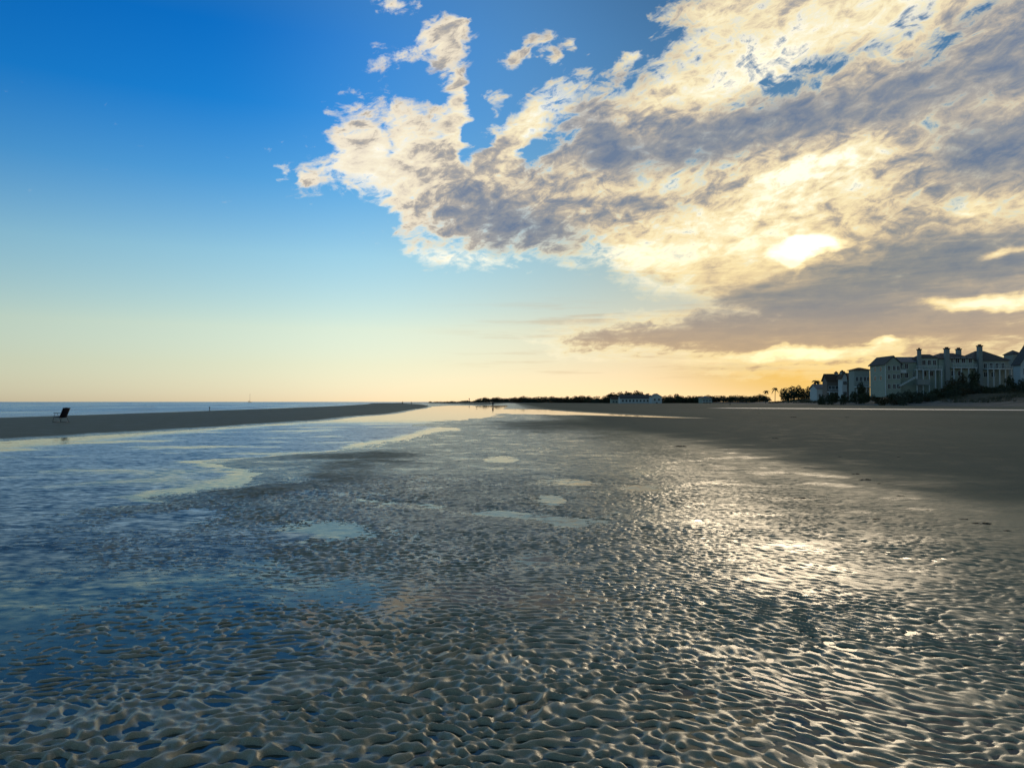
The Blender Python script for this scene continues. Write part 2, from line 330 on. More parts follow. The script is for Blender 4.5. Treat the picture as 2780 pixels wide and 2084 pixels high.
def mesh_obj(name, co, faces, mat, smooth=True):
    me = bpy.data.meshes.new(name)
    nv, nf = len(co), len(faces)
    me.vertices.add(nv); me.vertices.foreach_set('co', np.asarray(co, np.float32).ravel())
    me.loops.add(nf*4); me.loops.foreach_set('vertex_index', np.asarray(faces, np.int32).ravel())
    me.polygons.add(nf); me.polygons.foreach_set('loop_start', np.arange(0, nf*4, 4, dtype=np.int32))
    me.update(calc_edges=True)
    if smooth: me.polygons.foreach_set('use_smooth', np.ones(nf, bool))
    me.materials.append(mat)
    o = bpy.data.objects.new(name, me); COL.objects.link(o); return o
def grid_faces(nr, nc, wrap=False):
    i = np.arange(nr-1)[:, None]; j = np.arange(nc if wrap else nc-1)[None, :]; j1 = (j+1) % nc
    a, b, c, d = np.broadcast_arrays(i*nc+j, i*nc+j1, (i+1)*nc+j1, (i+1)*nc+j)
    return np.stack([a, d, c, b], -1).reshape(-1, 4)
def tag(o, label=None, cat=None, group=None, kind=None):
    for k, v in (('label', label), ('category', cat), ('group', group), ('kind', kind)):
        if v: o[k] = v
    return o

def material(name):
    m = bpy.data.materials.new(name); m.use_nodes = True
    return m, G(m.node_tree), m.node_tree.nodes['Principled BSDF']

# ------------------------------------------------------------------ materials of the ground
def sand_material():
    m, g, b = material("wet_sand")
    geo = g.new('ShaderNodeNewGeometry'); P = geo.outputs['Position']; x, y, z = g.sep(P)
    flat = g.comb(x, y, 0.0)
    big = g.noise(flat, 0.35, 4, 0.55); mid = g.noise(flat, 3.0, 4, 0.6); fine = g.noise(P, 260.0, 2, 0.6)
    far = g.noise(g.v('MULTIPLY', flat, (0.05, 0.02, 0)), 1.0, 5, 0.6)
    zz = g.m('MULTIPLY_ADD', g.m('SUBTRACT', big, 0.5), 0.05, z)
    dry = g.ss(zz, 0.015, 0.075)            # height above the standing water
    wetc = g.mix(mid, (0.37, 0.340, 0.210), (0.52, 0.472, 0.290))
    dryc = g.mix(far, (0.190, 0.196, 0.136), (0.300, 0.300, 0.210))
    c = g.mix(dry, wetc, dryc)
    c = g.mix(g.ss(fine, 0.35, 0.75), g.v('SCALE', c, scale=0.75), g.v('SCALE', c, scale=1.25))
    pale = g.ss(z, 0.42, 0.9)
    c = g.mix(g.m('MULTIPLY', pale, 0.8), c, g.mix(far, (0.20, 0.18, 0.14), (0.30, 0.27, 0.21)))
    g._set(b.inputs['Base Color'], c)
    at = g.new('ShaderNodeAttribute', attribute_name='lift'); crest = g.ss(at.outputs['Fac'], -0.6, 1.2)
    bank = g.ss(g.m('ADD', x, g.m('MULTIPLY', g.m('SUBTRACT', big, 0.5), 2.5)), 2.2, 5.4)
    rg = g.m('ADD', g.ss(dry, 0.0, 1.0, 0.25, 0.62), g.m('MULTIPLY_ADD', crest, 0.12, g.m('MULTIPLY', bank, 0.22)))
    rg = g.m('MULTIPLY_ADD', g.m('SUBTRACT', mid, 0.5), 0.22, rg)
    rg = g.m('SUBTRACT', rg, g.m('MULTIPLY', g.ss(g.noise(flat, 0.85, 3, 0.55), 0.52, 0.64), 0.13))
    g._set(b.inputs['Roughness'], rg)
    g._set(b.inputs['IOR'], g.ss(dry, 0.0, 1.0, 1.42, 1.30)); g._set(b.inputs['Specular IOR Level'], g.m('MULTIPLY', g.ss(dry, 0, 1, 0.5, 0.24), g.m('MULTIPLY', g.ss(bank, 0.0, 1.0, 0.90, 0.30), g.ss(g.v('LENGTH', flat), 6.0, 13.0, 1.0, g.ss(x, 0.0, 2.5, 0.40, 0.20)))))
    # ripples too small for the mesh farther off
    dist = g.v('LENGTH', flat)
    fade = g.m('MULTIPLY', g.ss(dist, 10.0, 20.0), g.ss(dry, 0.1, 0.8, 1.0, 0.12))
    n1 = g.noise(g.v('MULTIPLY', flat, (4.0, 9.0, 0)), 1.0, 3, 0.6, color=True)
    t = g.v('SCALE', g.v('SUBTRACT', n1, (0.5, 0.5, 0.5)), scale=g.m('MULTIPLY_ADD', fade, 1.05, 0.0))
    nn = g.v('NORMALIZE', g.v('ADD', geo.outputs['Normal'], g.v('MULTIPLY', t, (0.6, 1.0, 0.0))))
    bp = g.new('ShaderNodeBump'); bp.inputs['Strength'].default_value = 0.5; bp.inputs['Distance'].default_value = 0.0035
    g._set(bp.inputs['Height'], g.m('ADD', g.m('MULTIPLY', fine, 0.4), g.noise(P, 62.0, 4, 0.65))); g._set(bp.inputs['Normal'], nn)
    g._set(b.inputs['Normal'], bp.outputs[0])
    return m

def water_material(name, deep, ruffle, calm_rough=0.025, rough=0.34, foam=None):
    """clear shallow water: sky by its Fresnel share, the bed through the rest"""
    m, g, b = material(name); m.node_tree.nodes.remove(b)
    out = m.node_tree.nodes['Material Output']
    geo = g.new('ShaderNodeNewGeometry'); P = geo.outputs['Position']; x, y, z = g.sep(P)
    k = ruffle(g, x, y)
    n1 = g.noise(g.v('MULTIPLY', P, (5.0, 9.0, 1.0)), 1.0, 4, 0.6, color=True)
    n2 = g.noise(g.v('MULTIPLY', P, (0.8, 1.6, 1.0)), 1.0, 3, 0.6, color=True)
    t = g.v('ADD', g.v('SCALE', g.v('SUBTRACT', n1, (.5, .5, .5)), scale=g.m('MULTIPLY_ADD', k, 0.75, 0.012)), g.v('SCALE', g.v('SUBTRACT', n2, (.5, .5, .5)), scale=g.m('MULTIPLY', k, 0.30)))
    nn = g.v('NORMALIZE', g.v('ADD', geo.outputs['Normal'], g.v('MULTIPLY', t, (0.6, 1.0, 0.0))))
    fr = g.new('ShaderNodeFresnel'); fr.inputs[0].default_value = 1.33; g._set(fr.inputs[1], nn)
    gl = g.new('ShaderNodeBsdfGlossy', distribution='MULTI_GGX'); g._set(gl.inputs['Roughness'], g.ss(k, 0, 1, calm_rough, rough)); g._set(gl.inputs['Normal'], nn)
    if deep is None:
        tr = g.new('ShaderNodeBsdfTransparent'); tr.inputs[0].default_value = (0.62, 0.74, 0.76, 1)
    else:
        tr = g.new('ShaderNodeBsdfDiffuse'); tr.inputs[0].default_value = (*deep, 1)
    mx = g.new('ShaderNodeMixShader'); g._set(mx.inputs[0], fr.outputs[0]); g._set(mx.inputs[1], tr.outputs[0]); g._set(mx.inputs[2], gl.outputs[0])
    res = mx.outputs[0]
    if foam:
        fd = g.new('ShaderNodeBsdfDiffuse'); fd.inputs[0].default_value = (0.78, 0.80, 0.80, 1)
        m2 = g.new('ShaderNodeMixShader'); g._set(m2.inputs[0], foam(g, x, y, z)); g._set(m2.inputs[1], res); g._set(m2.inputs[2], fd.outputs[0]); res = m2.outputs[0]
    m.node_tree.links.new(res, out.inputs[0])
    return m

def pool_ruffle(g, x, y):
    e1 = g.ss(g.m('ADD', x, g.m('MULTIPLY', g.m('SUBTRACT', g.noise(g.comb(x, y), 0.10, 3), 0.5), 3.0)), -19.5, -14.5, 0.22, 1.0)     # lee of the bar
    e2 = g.ss(y, 46.0, 75.0, 1.0, 0.0)                                                                                   # far reach lies still
    xc = g.curve(y, [(0, -0.5), (8, -1.8), (11.5, -3.5), (12.8, -6.6), (13.5, -6.3), (14.6, -5.7), (16.6, -5.9), (19.0, -7.2), (20.8, -8.8), (22.0, -7.6), (25, -5.6), (29, -6.0), (34, -5.2), (60, -4.2), (100, -4)], (0, 100), (-20, 20))
    wv = g.m('MULTIPLY', g.m('SUBTRACT', g.noise(g.comb(x, y), 0.9, 4, 0.6), 0.5), 2.2)
    e3 = g.ss(g.m('ADD', g.m('SUBTRACT', x, xc), wv), 0.25, -0.55, 0.22, 1.0)
    n = g.noise(g.v('MULTIPLY', g.comb(x, y), (0.22, 0.30, 0)), 1.0, 4, 0.55)
    k = g.m('MULTIPLY', g.m('MULTIPLY', e1, e2), e3)
    nearcalm = g.ss(y, 4.5, 9.0, 0.15, 0.9)
    return g.m('MULTIPLY', g.m('MULTIPLY', k, nearcalm), g.ss(n, 0.34, 0.52, 0.45, 1.0))
SAND = sand_material()
POOL = water_material("pool_water", None, pool_ruffle)

# ------------------------------------------------------------------ the beach sheet, finest where one stands
th = np.concatenate([np.arange(-49, 49, 0.088), np.linspace(49, 311, 150)[:-1]])*np.pi/180
rs = [0.35, 0.7, 1.1, 1.5, 1.9, 2.3, 2.6]
while rs[-1] < 60000:
    q = rs[-1]**2/1232.0
    rs.append(rs[-1]+(max(0.0105, min(0.36*q, 0.043) if rs[-1] < 17 else 0.40*q) if rs[-1] < 900 else rs[-1]*0.25))
rs = np.array(rs)
RR, TT = np.meshgrid(rs, th, indexing='ij')
X, Y = (RR*np.sin(TT)).ravel(), (RR*np.cos(TT)).ravel()
Z, LIFT = height(X, Y, True)
co = np.stack([X, Y, Z], -1)
fc = grid_faces(len(rs), len(th), True)
beach = mesh_obj("beach", co, fc, SAND); tag(beach, kind='structure')
print("beach verts", len(co))
at_ = beach.data.attributes.new('lift', 'FLOAT', 'POINT'); at_.data.foreach_set('value', LIFT.astype(np.float32))
del co, RR, TT, X, Y, Z, LIFT

def sheet(name, xs, ys, zf, mat):
    Xg, Yg = np.meshgrid(xs, ys, indexing='xy')
    co = np.stack([Xg, Yg, zf(Xg, Yg)], -1).reshape(-1, 3)
    f = grid_faces(len(ys), len(xs))[:, ::-1]
    return tag(mesh_obj(name, co, f, mat), kind='structure')
sheet("tidal_pool", np.linspace(-27, 26, 80), np.concatenate([np.linspace(-6, 40, 60), np.linspace(44, 330, 60)]), lambda x, y: 0*x, POOL)

_v = []
for i, (x, y, w) in enumerate(RUN):
    a, b = RUN[max(i-1, 0)], RUN[min(i+1, len(RUN)-1)]; tx, ty = b[0]-a[0], b[1]-a[1]; L = math.hypot(tx, ty)
    for s in (-1, -0.3, 0.3, 1): _v.append((x-ty/L*s*(w+4), y+tx/L*s*(w+4), RUNZ))
RUNW = water_material("runnel_water", None, lambda g, x, y: g.ss(g.noise(g.comb(x, y), 0.05, 3), 0.3, 0.7, 0.8, 1.0), rough=0.62)
tag(mesh_obj("runnel_water", np.array(_v), grid_faces(len(RUN), 4)[:, ::-1], RUNW), kind='structure')
# ------------------------------------------------------------------ the sea
def sea_z(x, y):
    d = -57-x
    a = 0.02+0.16*sstep(d, 2, 25)*(1-0.5*sstep(d, 150, 600))
    ph = fbm(x*0.01, y*0.006, 71, 2)*9
    w = np.sin(x/2.6+ph+y*0.012)+0.5*np.sin(x/1.25-1.1*ph+y*0.05)+0.4*np.sin(y/5.0+x/9.0)
    return -0.05+a*0.55*w
def sea_foam(g, x, y, z):
    n = g.noise(g.v('MULTIPLY', g.comb(x, y), (0.06, 0.012, 0)), 1.0, 3, 0.5)
    xx = g.m('ADD', x, g.m('MULTIPLY', g.m('SUBTRACT', n, 0.5), 26.0))
    f = None
    for c, w in ((-57.6, 1.1), (-66, 1.4), (-80, 1.6), (-104, 2.0), (-150, 2.5)):
        b = g.ss(g.m('ABSOLUTE', g.m('SUBTRACT', xx if c < -60 else x, c)), w, w*0.35)
        f = b if f is None else g.m('MAXIMUM', f, b)
    br = g.noise(g.v('MULTIPLY', g.comb(x, y), (0.5, 0.05, 0)), 1.0, 4, 0.6)
    return g.m('MULTIPLY', f, g.ss(br, 0.42, 0.52, 0.0, 0.85))
SEA = water_material("sea_water", (0.030, 0.080, 0.100), lambda g, x, y: g.ss(g.noise(g.v('MULTIPLY', g.comb(x, y), (0.03, 0.01, 0)), 1.0, 3), 0.3, 0.7, 0.6, 1.0), rough=0.3, foam=sea_foam)
xs = np.concatenate([-57.0+3-np.arange(0, 180)*0.8, -198-np.cumsum(1.5*1.06**np.arange(120))]); xs = xs[xs > -60000]
ys = np.concatenate([np.linspace(-300, 40, 30), 44*1.025**np.arange(0, 300)])
sheet("sea", xs[::-1], ys, sea_z, SEA)

# ------------------------------------------------------------------ dunes behind the beach
def dune_h(y): return np.interp(y, [0, 250, 330, 420, 600, 900, 2500], [4.3, 4.1, 3.4, 2.6, 1.5, 1.0, 0.7])
def dune_z(x, y):
    d = x-coast_x(y)
    b = np.interp(d, [-14, -5, 0, 7, 16, 30, 60, 400, 3000], [-0.8, 0.25, 0.40, 0.62, 0.88, 1.0, 1.08, 1.15, 1.2])
    lump = fbm(x*0.07, y*0.05, 81, 4)*0.85+fbm(x*0.3, y*0.22, 82, 3)*0.22
    return np.where(b <= 0, b, b*dune_h(y)*(0.86+0.14*sstep(d, 0, 20)))-0.35*(1-sstep(d, 2, 20))+lump*sstep(d, -3, 12)*np.clip(dune_h(y)/4.3, 0.3, 1)
def dz1(x, y): return float(dune_z(np.array([x]), np.array([y]))[0])
def hz1(x, y): return float(height(np.array([x], float), np.array([y], float))[0])
def at(px, y, py=1090.5):
    d = ray(px, py); return d.x/d.y*y, CAMZ+d.z/d.y*y

def dune_material():
    m, g, b = material("dune_sand")
    geo = g.new('ShaderNodeNewGeometry'); P = geo.outputs['Position']; x, y, z = g.sep(P)
    n = g.noise(P, 0.18, 5, 0.62); f = g.noise(P, 2.2, 4, 0.65)
    veg = g.ss(g.m('ADD', g.m('MULTIPLY', z, 0.16), g.m('ADD', n, g.m('MULTIPLY', f, 0.35))), 0.84, 1.12)
    c = g.mix(veg, g.mix(f, (0.20, 0.18, 0.145), (0.32, 0.29, 0.23)), g.mix(f, (0.060, 0.072, 0.050), (0.120, 0.118, 0.076)))
    g._set(b.inputs['Base Color'], c); b.inputs['Roughness'].default_value = 0.9; b.inputs['Specular IOR Level'].default_value = 0.1
    return m
DUNE = dune_material()
dl = np.concatenate([np.linspace(-14, 60, 75), 60+np.cumsum(4*1.09**np.arange(45))]); dl = dl[dl < 2500]
yl = np.concatenate([np.linspace(-300, 130, 60), np.linspace(131, 420, 260), np.linspace(423, 1000, 180), np.linspace(1010, 2600, 110)])
DD, YY = np.meshgrid(dl, yl, indexing='xy'); XX = DD+coast_x(YY)
dn = mesh_obj("dunes", np.stack([XX, YY, dune_z(XX, YY)], -1).reshape(-1, 3), grid_faces(len(yl), len(dl))[:, ::-1], DUNE); tag(dn, kind='structure')

# ------------------------------------------------------------------ small mesh builder
class MB:
    def __init__(s): s.v, s.f = [], []
    def add(s, vs, fs):
        b = len(s.v); s.v += [tuple(map(float, q)) for q in vs]; s.f += [[b+i for i in f] for f in fs]; return s
    def box(s, x0, x1, y0, y1, z0, z1):
        return s.add([(x0, y0, z0), (x1, y0, z0), (x1, y1, z0), (x0, y1, z0), (x0, y0, z1), (x1, y0, z1), (x1, y1, z1), (x0, y1, z1)],
                     [(0, 3, 2, 1), (4, 5, 6, 7), (0, 1, 5, 4), (1, 2, 6, 5), (2, 3, 7, 6), (3, 0, 4, 7)])
    def prism(s, poly, axis, a, b):
        """poly of (u, z) pushed along axis x or y from a to b"""
        n = len(poly); P = lambda u, z, t: (t, u, z) if axis == 'x' else (u, t, z)
        vs = [P(u, z, a) for u, z in poly]+[P(u, z, b) for u, z in poly]
        return s.add(vs, [list(range(n))[::-1], list(range(n, 2*n))]+[(i, (i+1) % n, n+(i+1) % n, n+i) for i in range(n)])
    def tube(s, pts, rad, n=7, cap=True):
        pts = [Vector(p) for p in pts]; rad = [rad]*len(pts) if isinstance(rad, (int, float)) else rad
        vs, fs = [], []
        for i, p in enumerate(pts):
            t = (pts[min(i+1, len(pts)-1)]-pts[max(i-1, 0)]).normalized()
            a = t.orthogonal().normalized() if abs(t.z) > 0.9 else Vector((0, 0, 1)).cross(t).normalized(); b = t.cross(a)
            vs += [p+(a*math.cos(6.2832*k/n)+b*math.sin(6.2832*k/n))*rad[i] for k in range(n)]
        for i in range(len(pts)-1):
            fs += [(i*n+k, i*n+(k+1) % n, (i+1)*n+(k+1) % n, (i+1)*n+k) for k in range(n)]
        if cap: fs += [list(range(n))[::-1], list(range((len(pts)-1)*n, len(pts)*n))]
        return s.add(vs, fs)
    def ball(s, c, r, n=10, m=7):
        r = (r, r, r) if isinstance(r, (int, float)) else r
        vs = [(c[0], c[1], c[2]-r[2])]
        for i in range(1, m):
            t = math.pi*i/m
            vs += [(c[0]+r[0]*math.sin(t)*math.cos(6.2832*k/n), c[1]+r[1]*math.sin(t)*math.sin(6.2832*k/n), c[2]-r[2]*math.cos(t)) for k in range(n)]
        vs.append((c[0], c[1], c[2]+r[2])); L = len(vs)-1
        fs = [(0, 1+(k+1) % n, 1+k) for k in range(n)]
        for i in range(m-2): fs += [(1+i*n+k, 1+i*n+(k+1) % n, 1+(i+1)*n+(k+1) % n, 1+(i+1)*n+k) for k in range(n)]
        fs += [(1+(m-2)*n+k, 1+(m-2)*n+(k+1) % n, L) for k in range(n)]
        return s.add(vs, fs)
    def build(s, name, mat, parent=None, org=(0, 0, 0), smooth=False):
        me = bpy.data.meshes.new(name)
        me.from_pydata([(x-org[0], y-org[1], z-org[2]) for x, y, z in s.v], [], s.f); me.update()
        bm = bmesh.new(); bm.from_mesh(me); bmesh.ops.recalc_face_normals(bm, faces=bm.faces); bm.to_mesh(me); bm.free()
        me.materials.append(mat)
        if smooth:
            for p in me.polygons: p.use_smooth = True
        o = bpy.data.objects.new(name, me); COL.objects.link(o); o.parent = parent
        return o
def empty(name, loc, label, cat, group=None):
    o = bpy.data.objects.new(name, None); COL.objects.link(o); o.location = loc; o.empty_display_size = 0.3
    return tag(o, label, cat, group)
def copy_tree(o, parent=None):
    c = o.copy(); COL.objects.link(c); c.parent = parent
    for ch in list(o.children): copy_tree(ch, c)
    return c

def plain(name, col, rough=0.6, var=0.25, scale=3.0, spec=0.3):
    m, g, b = material(name)
    tcn = g.new('ShaderNodeTexCoord')
    n = g.noise(tcn.outputs['Object'], scale, 4, 0.6)
    g._set(b.inputs['Base Color'], g.mix(n, tuple(c*(1-var) for c in col), tuple(c*(1+var) for c in col)))
    b.inputs['Roughness'].default_value = rough; b.inputs['Specular IOR Level'].default_value = spec
    return m
def siding(name, col):
    m, g, b = material(name)
    tcn = g.new('ShaderNodeTexCoord'); x, y, z = g.sep(tcn.outputs['Object'])
    fr = g.m('FRACT', g.m('DIVIDE', z, 0.32)); ln = g.ss(fr, 0.0, 0.16, 0.72, 1.0)
    n = g.noise(tcn.outputs['Object'], 0.7, 4, 0.6)
    c = g.mix(n, tuple(q*0.8 for q in col), tuple(q*1.15 for q in col))
    g._set(b.inputs['Base Color'], g.v('SCALE', c, scale=ln)); b.inputs['Roughness'].default_value = 0.75
    return m
W_GREY = siding("grey_green_siding", (0.36, 0.40, 0.31)); W_BLUE = siding("blue_grey_siding", (0.32, 0.36, 0.31)); W_BROWN = siding("brown_siding", (0.20, 0.16, 0.13)); W_WHITE = siding("white_siding", (0.55, 0.60, 0.58))
TRIM = plain("pale_trim", (0.62, 0.66, 0.64), 0.6, 0.12); ROOF = plain("dark_shingle", (0.11, 0.108, 0.10), 0.9, 0.35, 1.5); ROOF_B = plain("brown_shingle", (0.11, 0.075, 0.05), 0.9, 0.35, 1.5); ROOF_P = plain("pale_shingle", (0.26, 0.25, 0.24), 0.9, 0.25, 1.5)
CHIM = plain("chimney_stucco", (0.30, 0.32, 0.29), 0.85, 0.2); CAPM = plain("dark_metal_cap", (0.035, 0.036, 0.036), 0.5)
GLASS = plain("window_glass", (0.012, 0.018, 0.022), 0.25, 0.1, 1.0, 0.25); DARK = plain("porch_shade_wood", (0.09, 0.10, 0.095), 0.8)

def window(par, org, x0, x1, z0, z1, y, label=None):
    """a window in a wall that faces the viewer at depth y"""
    f = MB(); t = 0.11
    f.box(x0-t, x0, y-0.07, y-0.003, z0-t, z1+t).box(x1, x1+t, y-0.07, y-0.003, z0-t, z1+t).box(x0, x1, y-0.07, y-0.003, z0-t, z0).box(x0, x1, y-0.07, y-0.003, z1, z1+t)
    xm = (x0+x1)/2; f.box(xm-0.04, xm+0.04, y-0.06, y-0.004, z0, z1)
    o = f.build('window', TRIM, par, org)
    MB().box(x0, x1, y-0.035, y-0.005, z0, z1).build('pane', GLASS, o, (0, 0, 0) if False else org)
    return o
def side_window(par, org, y0, y1, z0, z1, x):
    f = MB(); t = 0.11
    f.box(x-0.07, x-0.003, y0-t, y0, z0-t, z1+t).box(x-0.07, x-0.003, y1, y1+t, z0-t, z1+t).box(x-0.07, x-0.003, y0, y1, z0-t, z0).box(x-0.07, x-0.003, y0, y1, z1, z1+t)
    o = f.build('window', TRIM, par, org)
    MB().box(x-0.035, x-0.005, y0, y1, z0, z1).build('pane', GLASS, o, org)
def gable(par, org, x0, x1, y0, y1, zb, ze, zr, along, wmat, rmat, over=0.5, th=0.28, wname='wall', rname='roof'):
    """walls with gable ends and a two-slope roof whose ridge runs along x or y"""
    if along == 'y':
        xm = (x0+x1)/2
        MB().prism([(x0, zb), (x1, zb), (x1, ze), (xm, zr), (x0, ze)], 'y', y0, y1).build(wname, wmat, par, org)
        s = (zr-ze)/(xm-x0)
        return MB().prism([(x0-over, ze-over*s+0.01), (xm, zr+0.01), (x1+over, ze-over*s+0.01), (x1+over, ze-over*s+th), (xm, zr+th+0.05), (x0-over, ze-over*s+th)], 'y', y0-over, y1+over).build(rname, rmat, par, org)
    ym = (y0+y1)/2
    MB().prism([(y0, zb), (y1, zb), (y1, ze), (ym, zr), (y0, ze)], 'x', x0, x1).build(wname, wmat, par, org)
    s = (zr-ze)/(ym-y0)
    return MB().prism([(y0-over, ze-over*s+0.01), (ym, zr+0.01), (y1+over, ze-over*s+0.01), (y1+over, ze-over*s+th), (ym, zr+th+0.05), (y0-over, ze-over*s+th)], 'x', x0-over, x1+over).build(rname, rmat, par, org)
def hip(par, org, x0, x1, y0, y1, ze, zr, mat, over=0.5, inset=None, name='roof'):
    x0 -= over; x1 += over; y0 -= over; y1 += over; ym = (y0+y1)/2; i = inset if inset is not None else (y1-y0)/2
    i = min(i, (x1-x0)/2-0.05); e = ze+0.01; t = 0.2
    m = MB().add([(x0, y0, e), (x1, y0, e), (x1, y1, e), (x0, y1, e), (x0, y0, e+t), (x1, y0, e+t), (x1, y1, e+t), (x0, y1, e+t), (x0+i, ym, zr), (x1-i, ym, zr)],
                 [(0, 3, 2, 1), (0, 1, 5, 4), (1, 2, 6, 5), (2, 3, 7, 6), (3, 0, 4, 7), (4, 5, 9, 8), (6, 7, 8, 9), (5, 6, 9), (7, 4, 8)])
    return m.build(name, mat, par, org)
def chimney(par, org, x0, x1, y0, y1, zb, zt, pot=True):
    c = MB().box(x0, x1, y0, y1, zb, zt).build('chimney', CHIM, par, org); t = 0.16
    MB().box(x0-t, x1+t, y0-t, y1+t, zt+0.002, zt+0.35).box(x0+0.25, x1-0.25, y0+0.25, y1-0.25, zt+0.36, zt+0.75).build('chimney_cap', CAPM, c, org)
def balcony(par, org, x0, x1, y0, y1, z, posts=8, zg=None):
    d = MB().box(x0, x1, y0, y1, z-0.3, z).build('balcony', TRIM, par, org)
    r = MB().box(x0, x1, y0, y0+0.09, z+0.95, z+1.05)
    n = max(4, int((x1-x0)/0.5))
    for i in range(n+1):
        q = x0+(x1-x0-0.07)*i/n; r.box(q, q+0.07, y0+0.01, y0+0.08, z+0.002, z+0.948)
    r.build('railing', TRIM, d, org)
    if zg is not None:
        for i in range(posts):
            q = x0+0.1+(x1-x0-0.5)*i/max(1, posts-1); MB().box(q, q+0.28, y0+0.12, y0+0.40, zg, z-0.302).build('post', TRIM, d, org)

# ---- the long condominium block behind the dune
Y0 = 258.0
def X_(px, y=Y0): return at(px, y)[0]
def Z_(py, y=Y0): return at(1390, y, py)[1]
gx = X_(2560); gz = dz1(gx, Y0)-0.6
org = (gx, Y0, gz)
con = empty('condominium', org, 'long grey-green beachfront block with four chimneys and balconies behind the dune', 'apartment building')
# seaward wing with its gable to the viewer
xa, xb = X_(2393), X_(2434)
gable(con, org, xa, xb, Y0-3, Y0+8, gz, Z_(988), Z_(969), 'y', W_GREY, ROOF, wname='gable_wall', rname='gable_roof')
MB().box(xa-0.09, xa+0.10, Y0-3.09, Y0-2.9, gz, Z_(989)).build('corner_trim', TRIM, con, org)
for py in (1001, 1024, 1050):
    for px in (2399, 2413, 2424): window(con, org, X_(px), X_(px)+0.85, Z_(py+5), Z_(py-7), Y0-3)
for py in (1003, 1027):
    for k in (0, 1): side_window(con, org, Y0-0.5+k*4, Y0+0.9+k*4, Z_(py+5), Z_(py-7), xa)
# low link behind the wing
xw0, xw1 = X_(2378, Y0+9), X_(2400, Y0+9)
# main body
m0, m1, m2 = X_(2435), X_(2545), X_(2742)
MB().box(m0+0.02, m1, Y0, Y0+12, gz, Z_(984)).build('wall', W_GREY, con, org)
hip(con, org, m0+0.5, m1, Y0, Y0+12, Z_(984), Z_(966), ROOF_P, inset=3.0)
MB().box(m1+0.01, X_(2640), Y0-1.2, Y0+11, gz, Z_(975)).build('wall', W_GREY, con, org)
hip(con, org, m1+0.3, X_(2640), Y0-1.2, Y0+11, Z_(975), Z_(956), ROOF, inset=4.0)
MB().box(X_(2640)+0.02, m2, Y0+0.4, Y0+13, gz, Z_(979)).build('wall', W_BLUE, con, org)
hip(con, org, X_(2640)+0.7, m2, Y0+0.4, Y0+13, Z_(979), Z_(949), ROOF, inset=5.0)
MB().box(X_(2490), X_(2543), Y0-0.9, Y0-0.005, Z_(1001), Z_(972)).build('bay', W_GREY, con, org)
hip(con, org, X_(2490)+0.3, X_(2543)-0.3, Y0-0.9, Y0+3, Z_(972), Z_(961), ROOF, over=0.3, inset=1.6)
chimney(con, org, X_(2487), X_(2496), Y0-1.6, Y0-0.92, gz, Z_(951))
chimney(con, org, X_(2558), X_(2569), Y0-2.4, Y0-1.22, gz, Z_(949))
chimney(con, org, X_(2621), X_(2631), Y0+4.0, Y0+5.4, Z_(985), Z_(947))
chimney(con, org, X_(2655), X_(2665), Y0-0.9, Y0+0.39, gz, Z_(941))
for px0, px1, y, py in ((2441, 2449, Y0, 993), (2458, 2466, Y0, 993), (2501, 2510, Y0-0.9, 984), (2516, 2524, Y0-0.9, 984), (2530, 2538, Y0-0.9, 984), (2578, 2584, Y0-1.2, 978), (2590, 2600, Y0-1.2, 978), (2606, 2616, Y0-1.2, 978), (2625, 2634, Y0-1.2, 978),
                        (2441, 2449, Y0, 1018), (2458, 2466, Y0, 1018), (2480, 2484, Y0, 1016), (2506, 2516, Y0, 1014), (2524, 2534, Y0, 1014), (2548, 2554, Y0-1.2, 1013), (2578, 2588, Y0-1.2, 1013), (2596, 2608, Y0-1.2, 1013),
                        (2674, 2682, Y0+0.4, 992), (2690, 2698, Y0+0.4, 992), (2706, 2714, Y0+0.4, 992), (2722, 2730, Y0+0.4, 992), (2674, 2684, Y0+0.4, 1016), (2694, 2704, Y0+0.4, 1016)):
    window(con, org, X_(px0), X_(px1), Z_(py+7), Z_(py-6), y)
balcony(con, org, X_(2474), X_(2544), Y0-3.6, Y0-1.7, Z_(1003), 5, gz)
balcony(con, org, X_(2574), X_(2638), Y0-3.4, Y0-1.21, Z_(998), 4, gz)
balcony(con, org, X_(2670), X_(2738), Y0-2.4, Y0+0.39, Z_(1001), 5, gz)
MB().box(X_(2434)+0.02, X_(2452), Y0-2.3, Y0-0.005, Z_(1013), Z_(1011)).box(X_(2434)+0.02, X_(2452), Y0-2.3, Y0-2.2, Z_(1011)+0.002, Z_(1004)).build('balcony', TRIM, con, org)
st = MB()
for i in range(9):
    a = X_(2470)-i*0.62; st.box(a-0.62, a, Y0-4.6, Y0-3.65, Z_(1024)-0.34*i-0.30, Z_(1024)-0.34*i)
st.build('stair', TRIM, con, org)
MB().box(X_(2470)+0.01, X_(2502), Y0-5.2, Y0-3.65, Z_(1045), Z_(1031)).build('terrace_wall', CHIM, con, org)

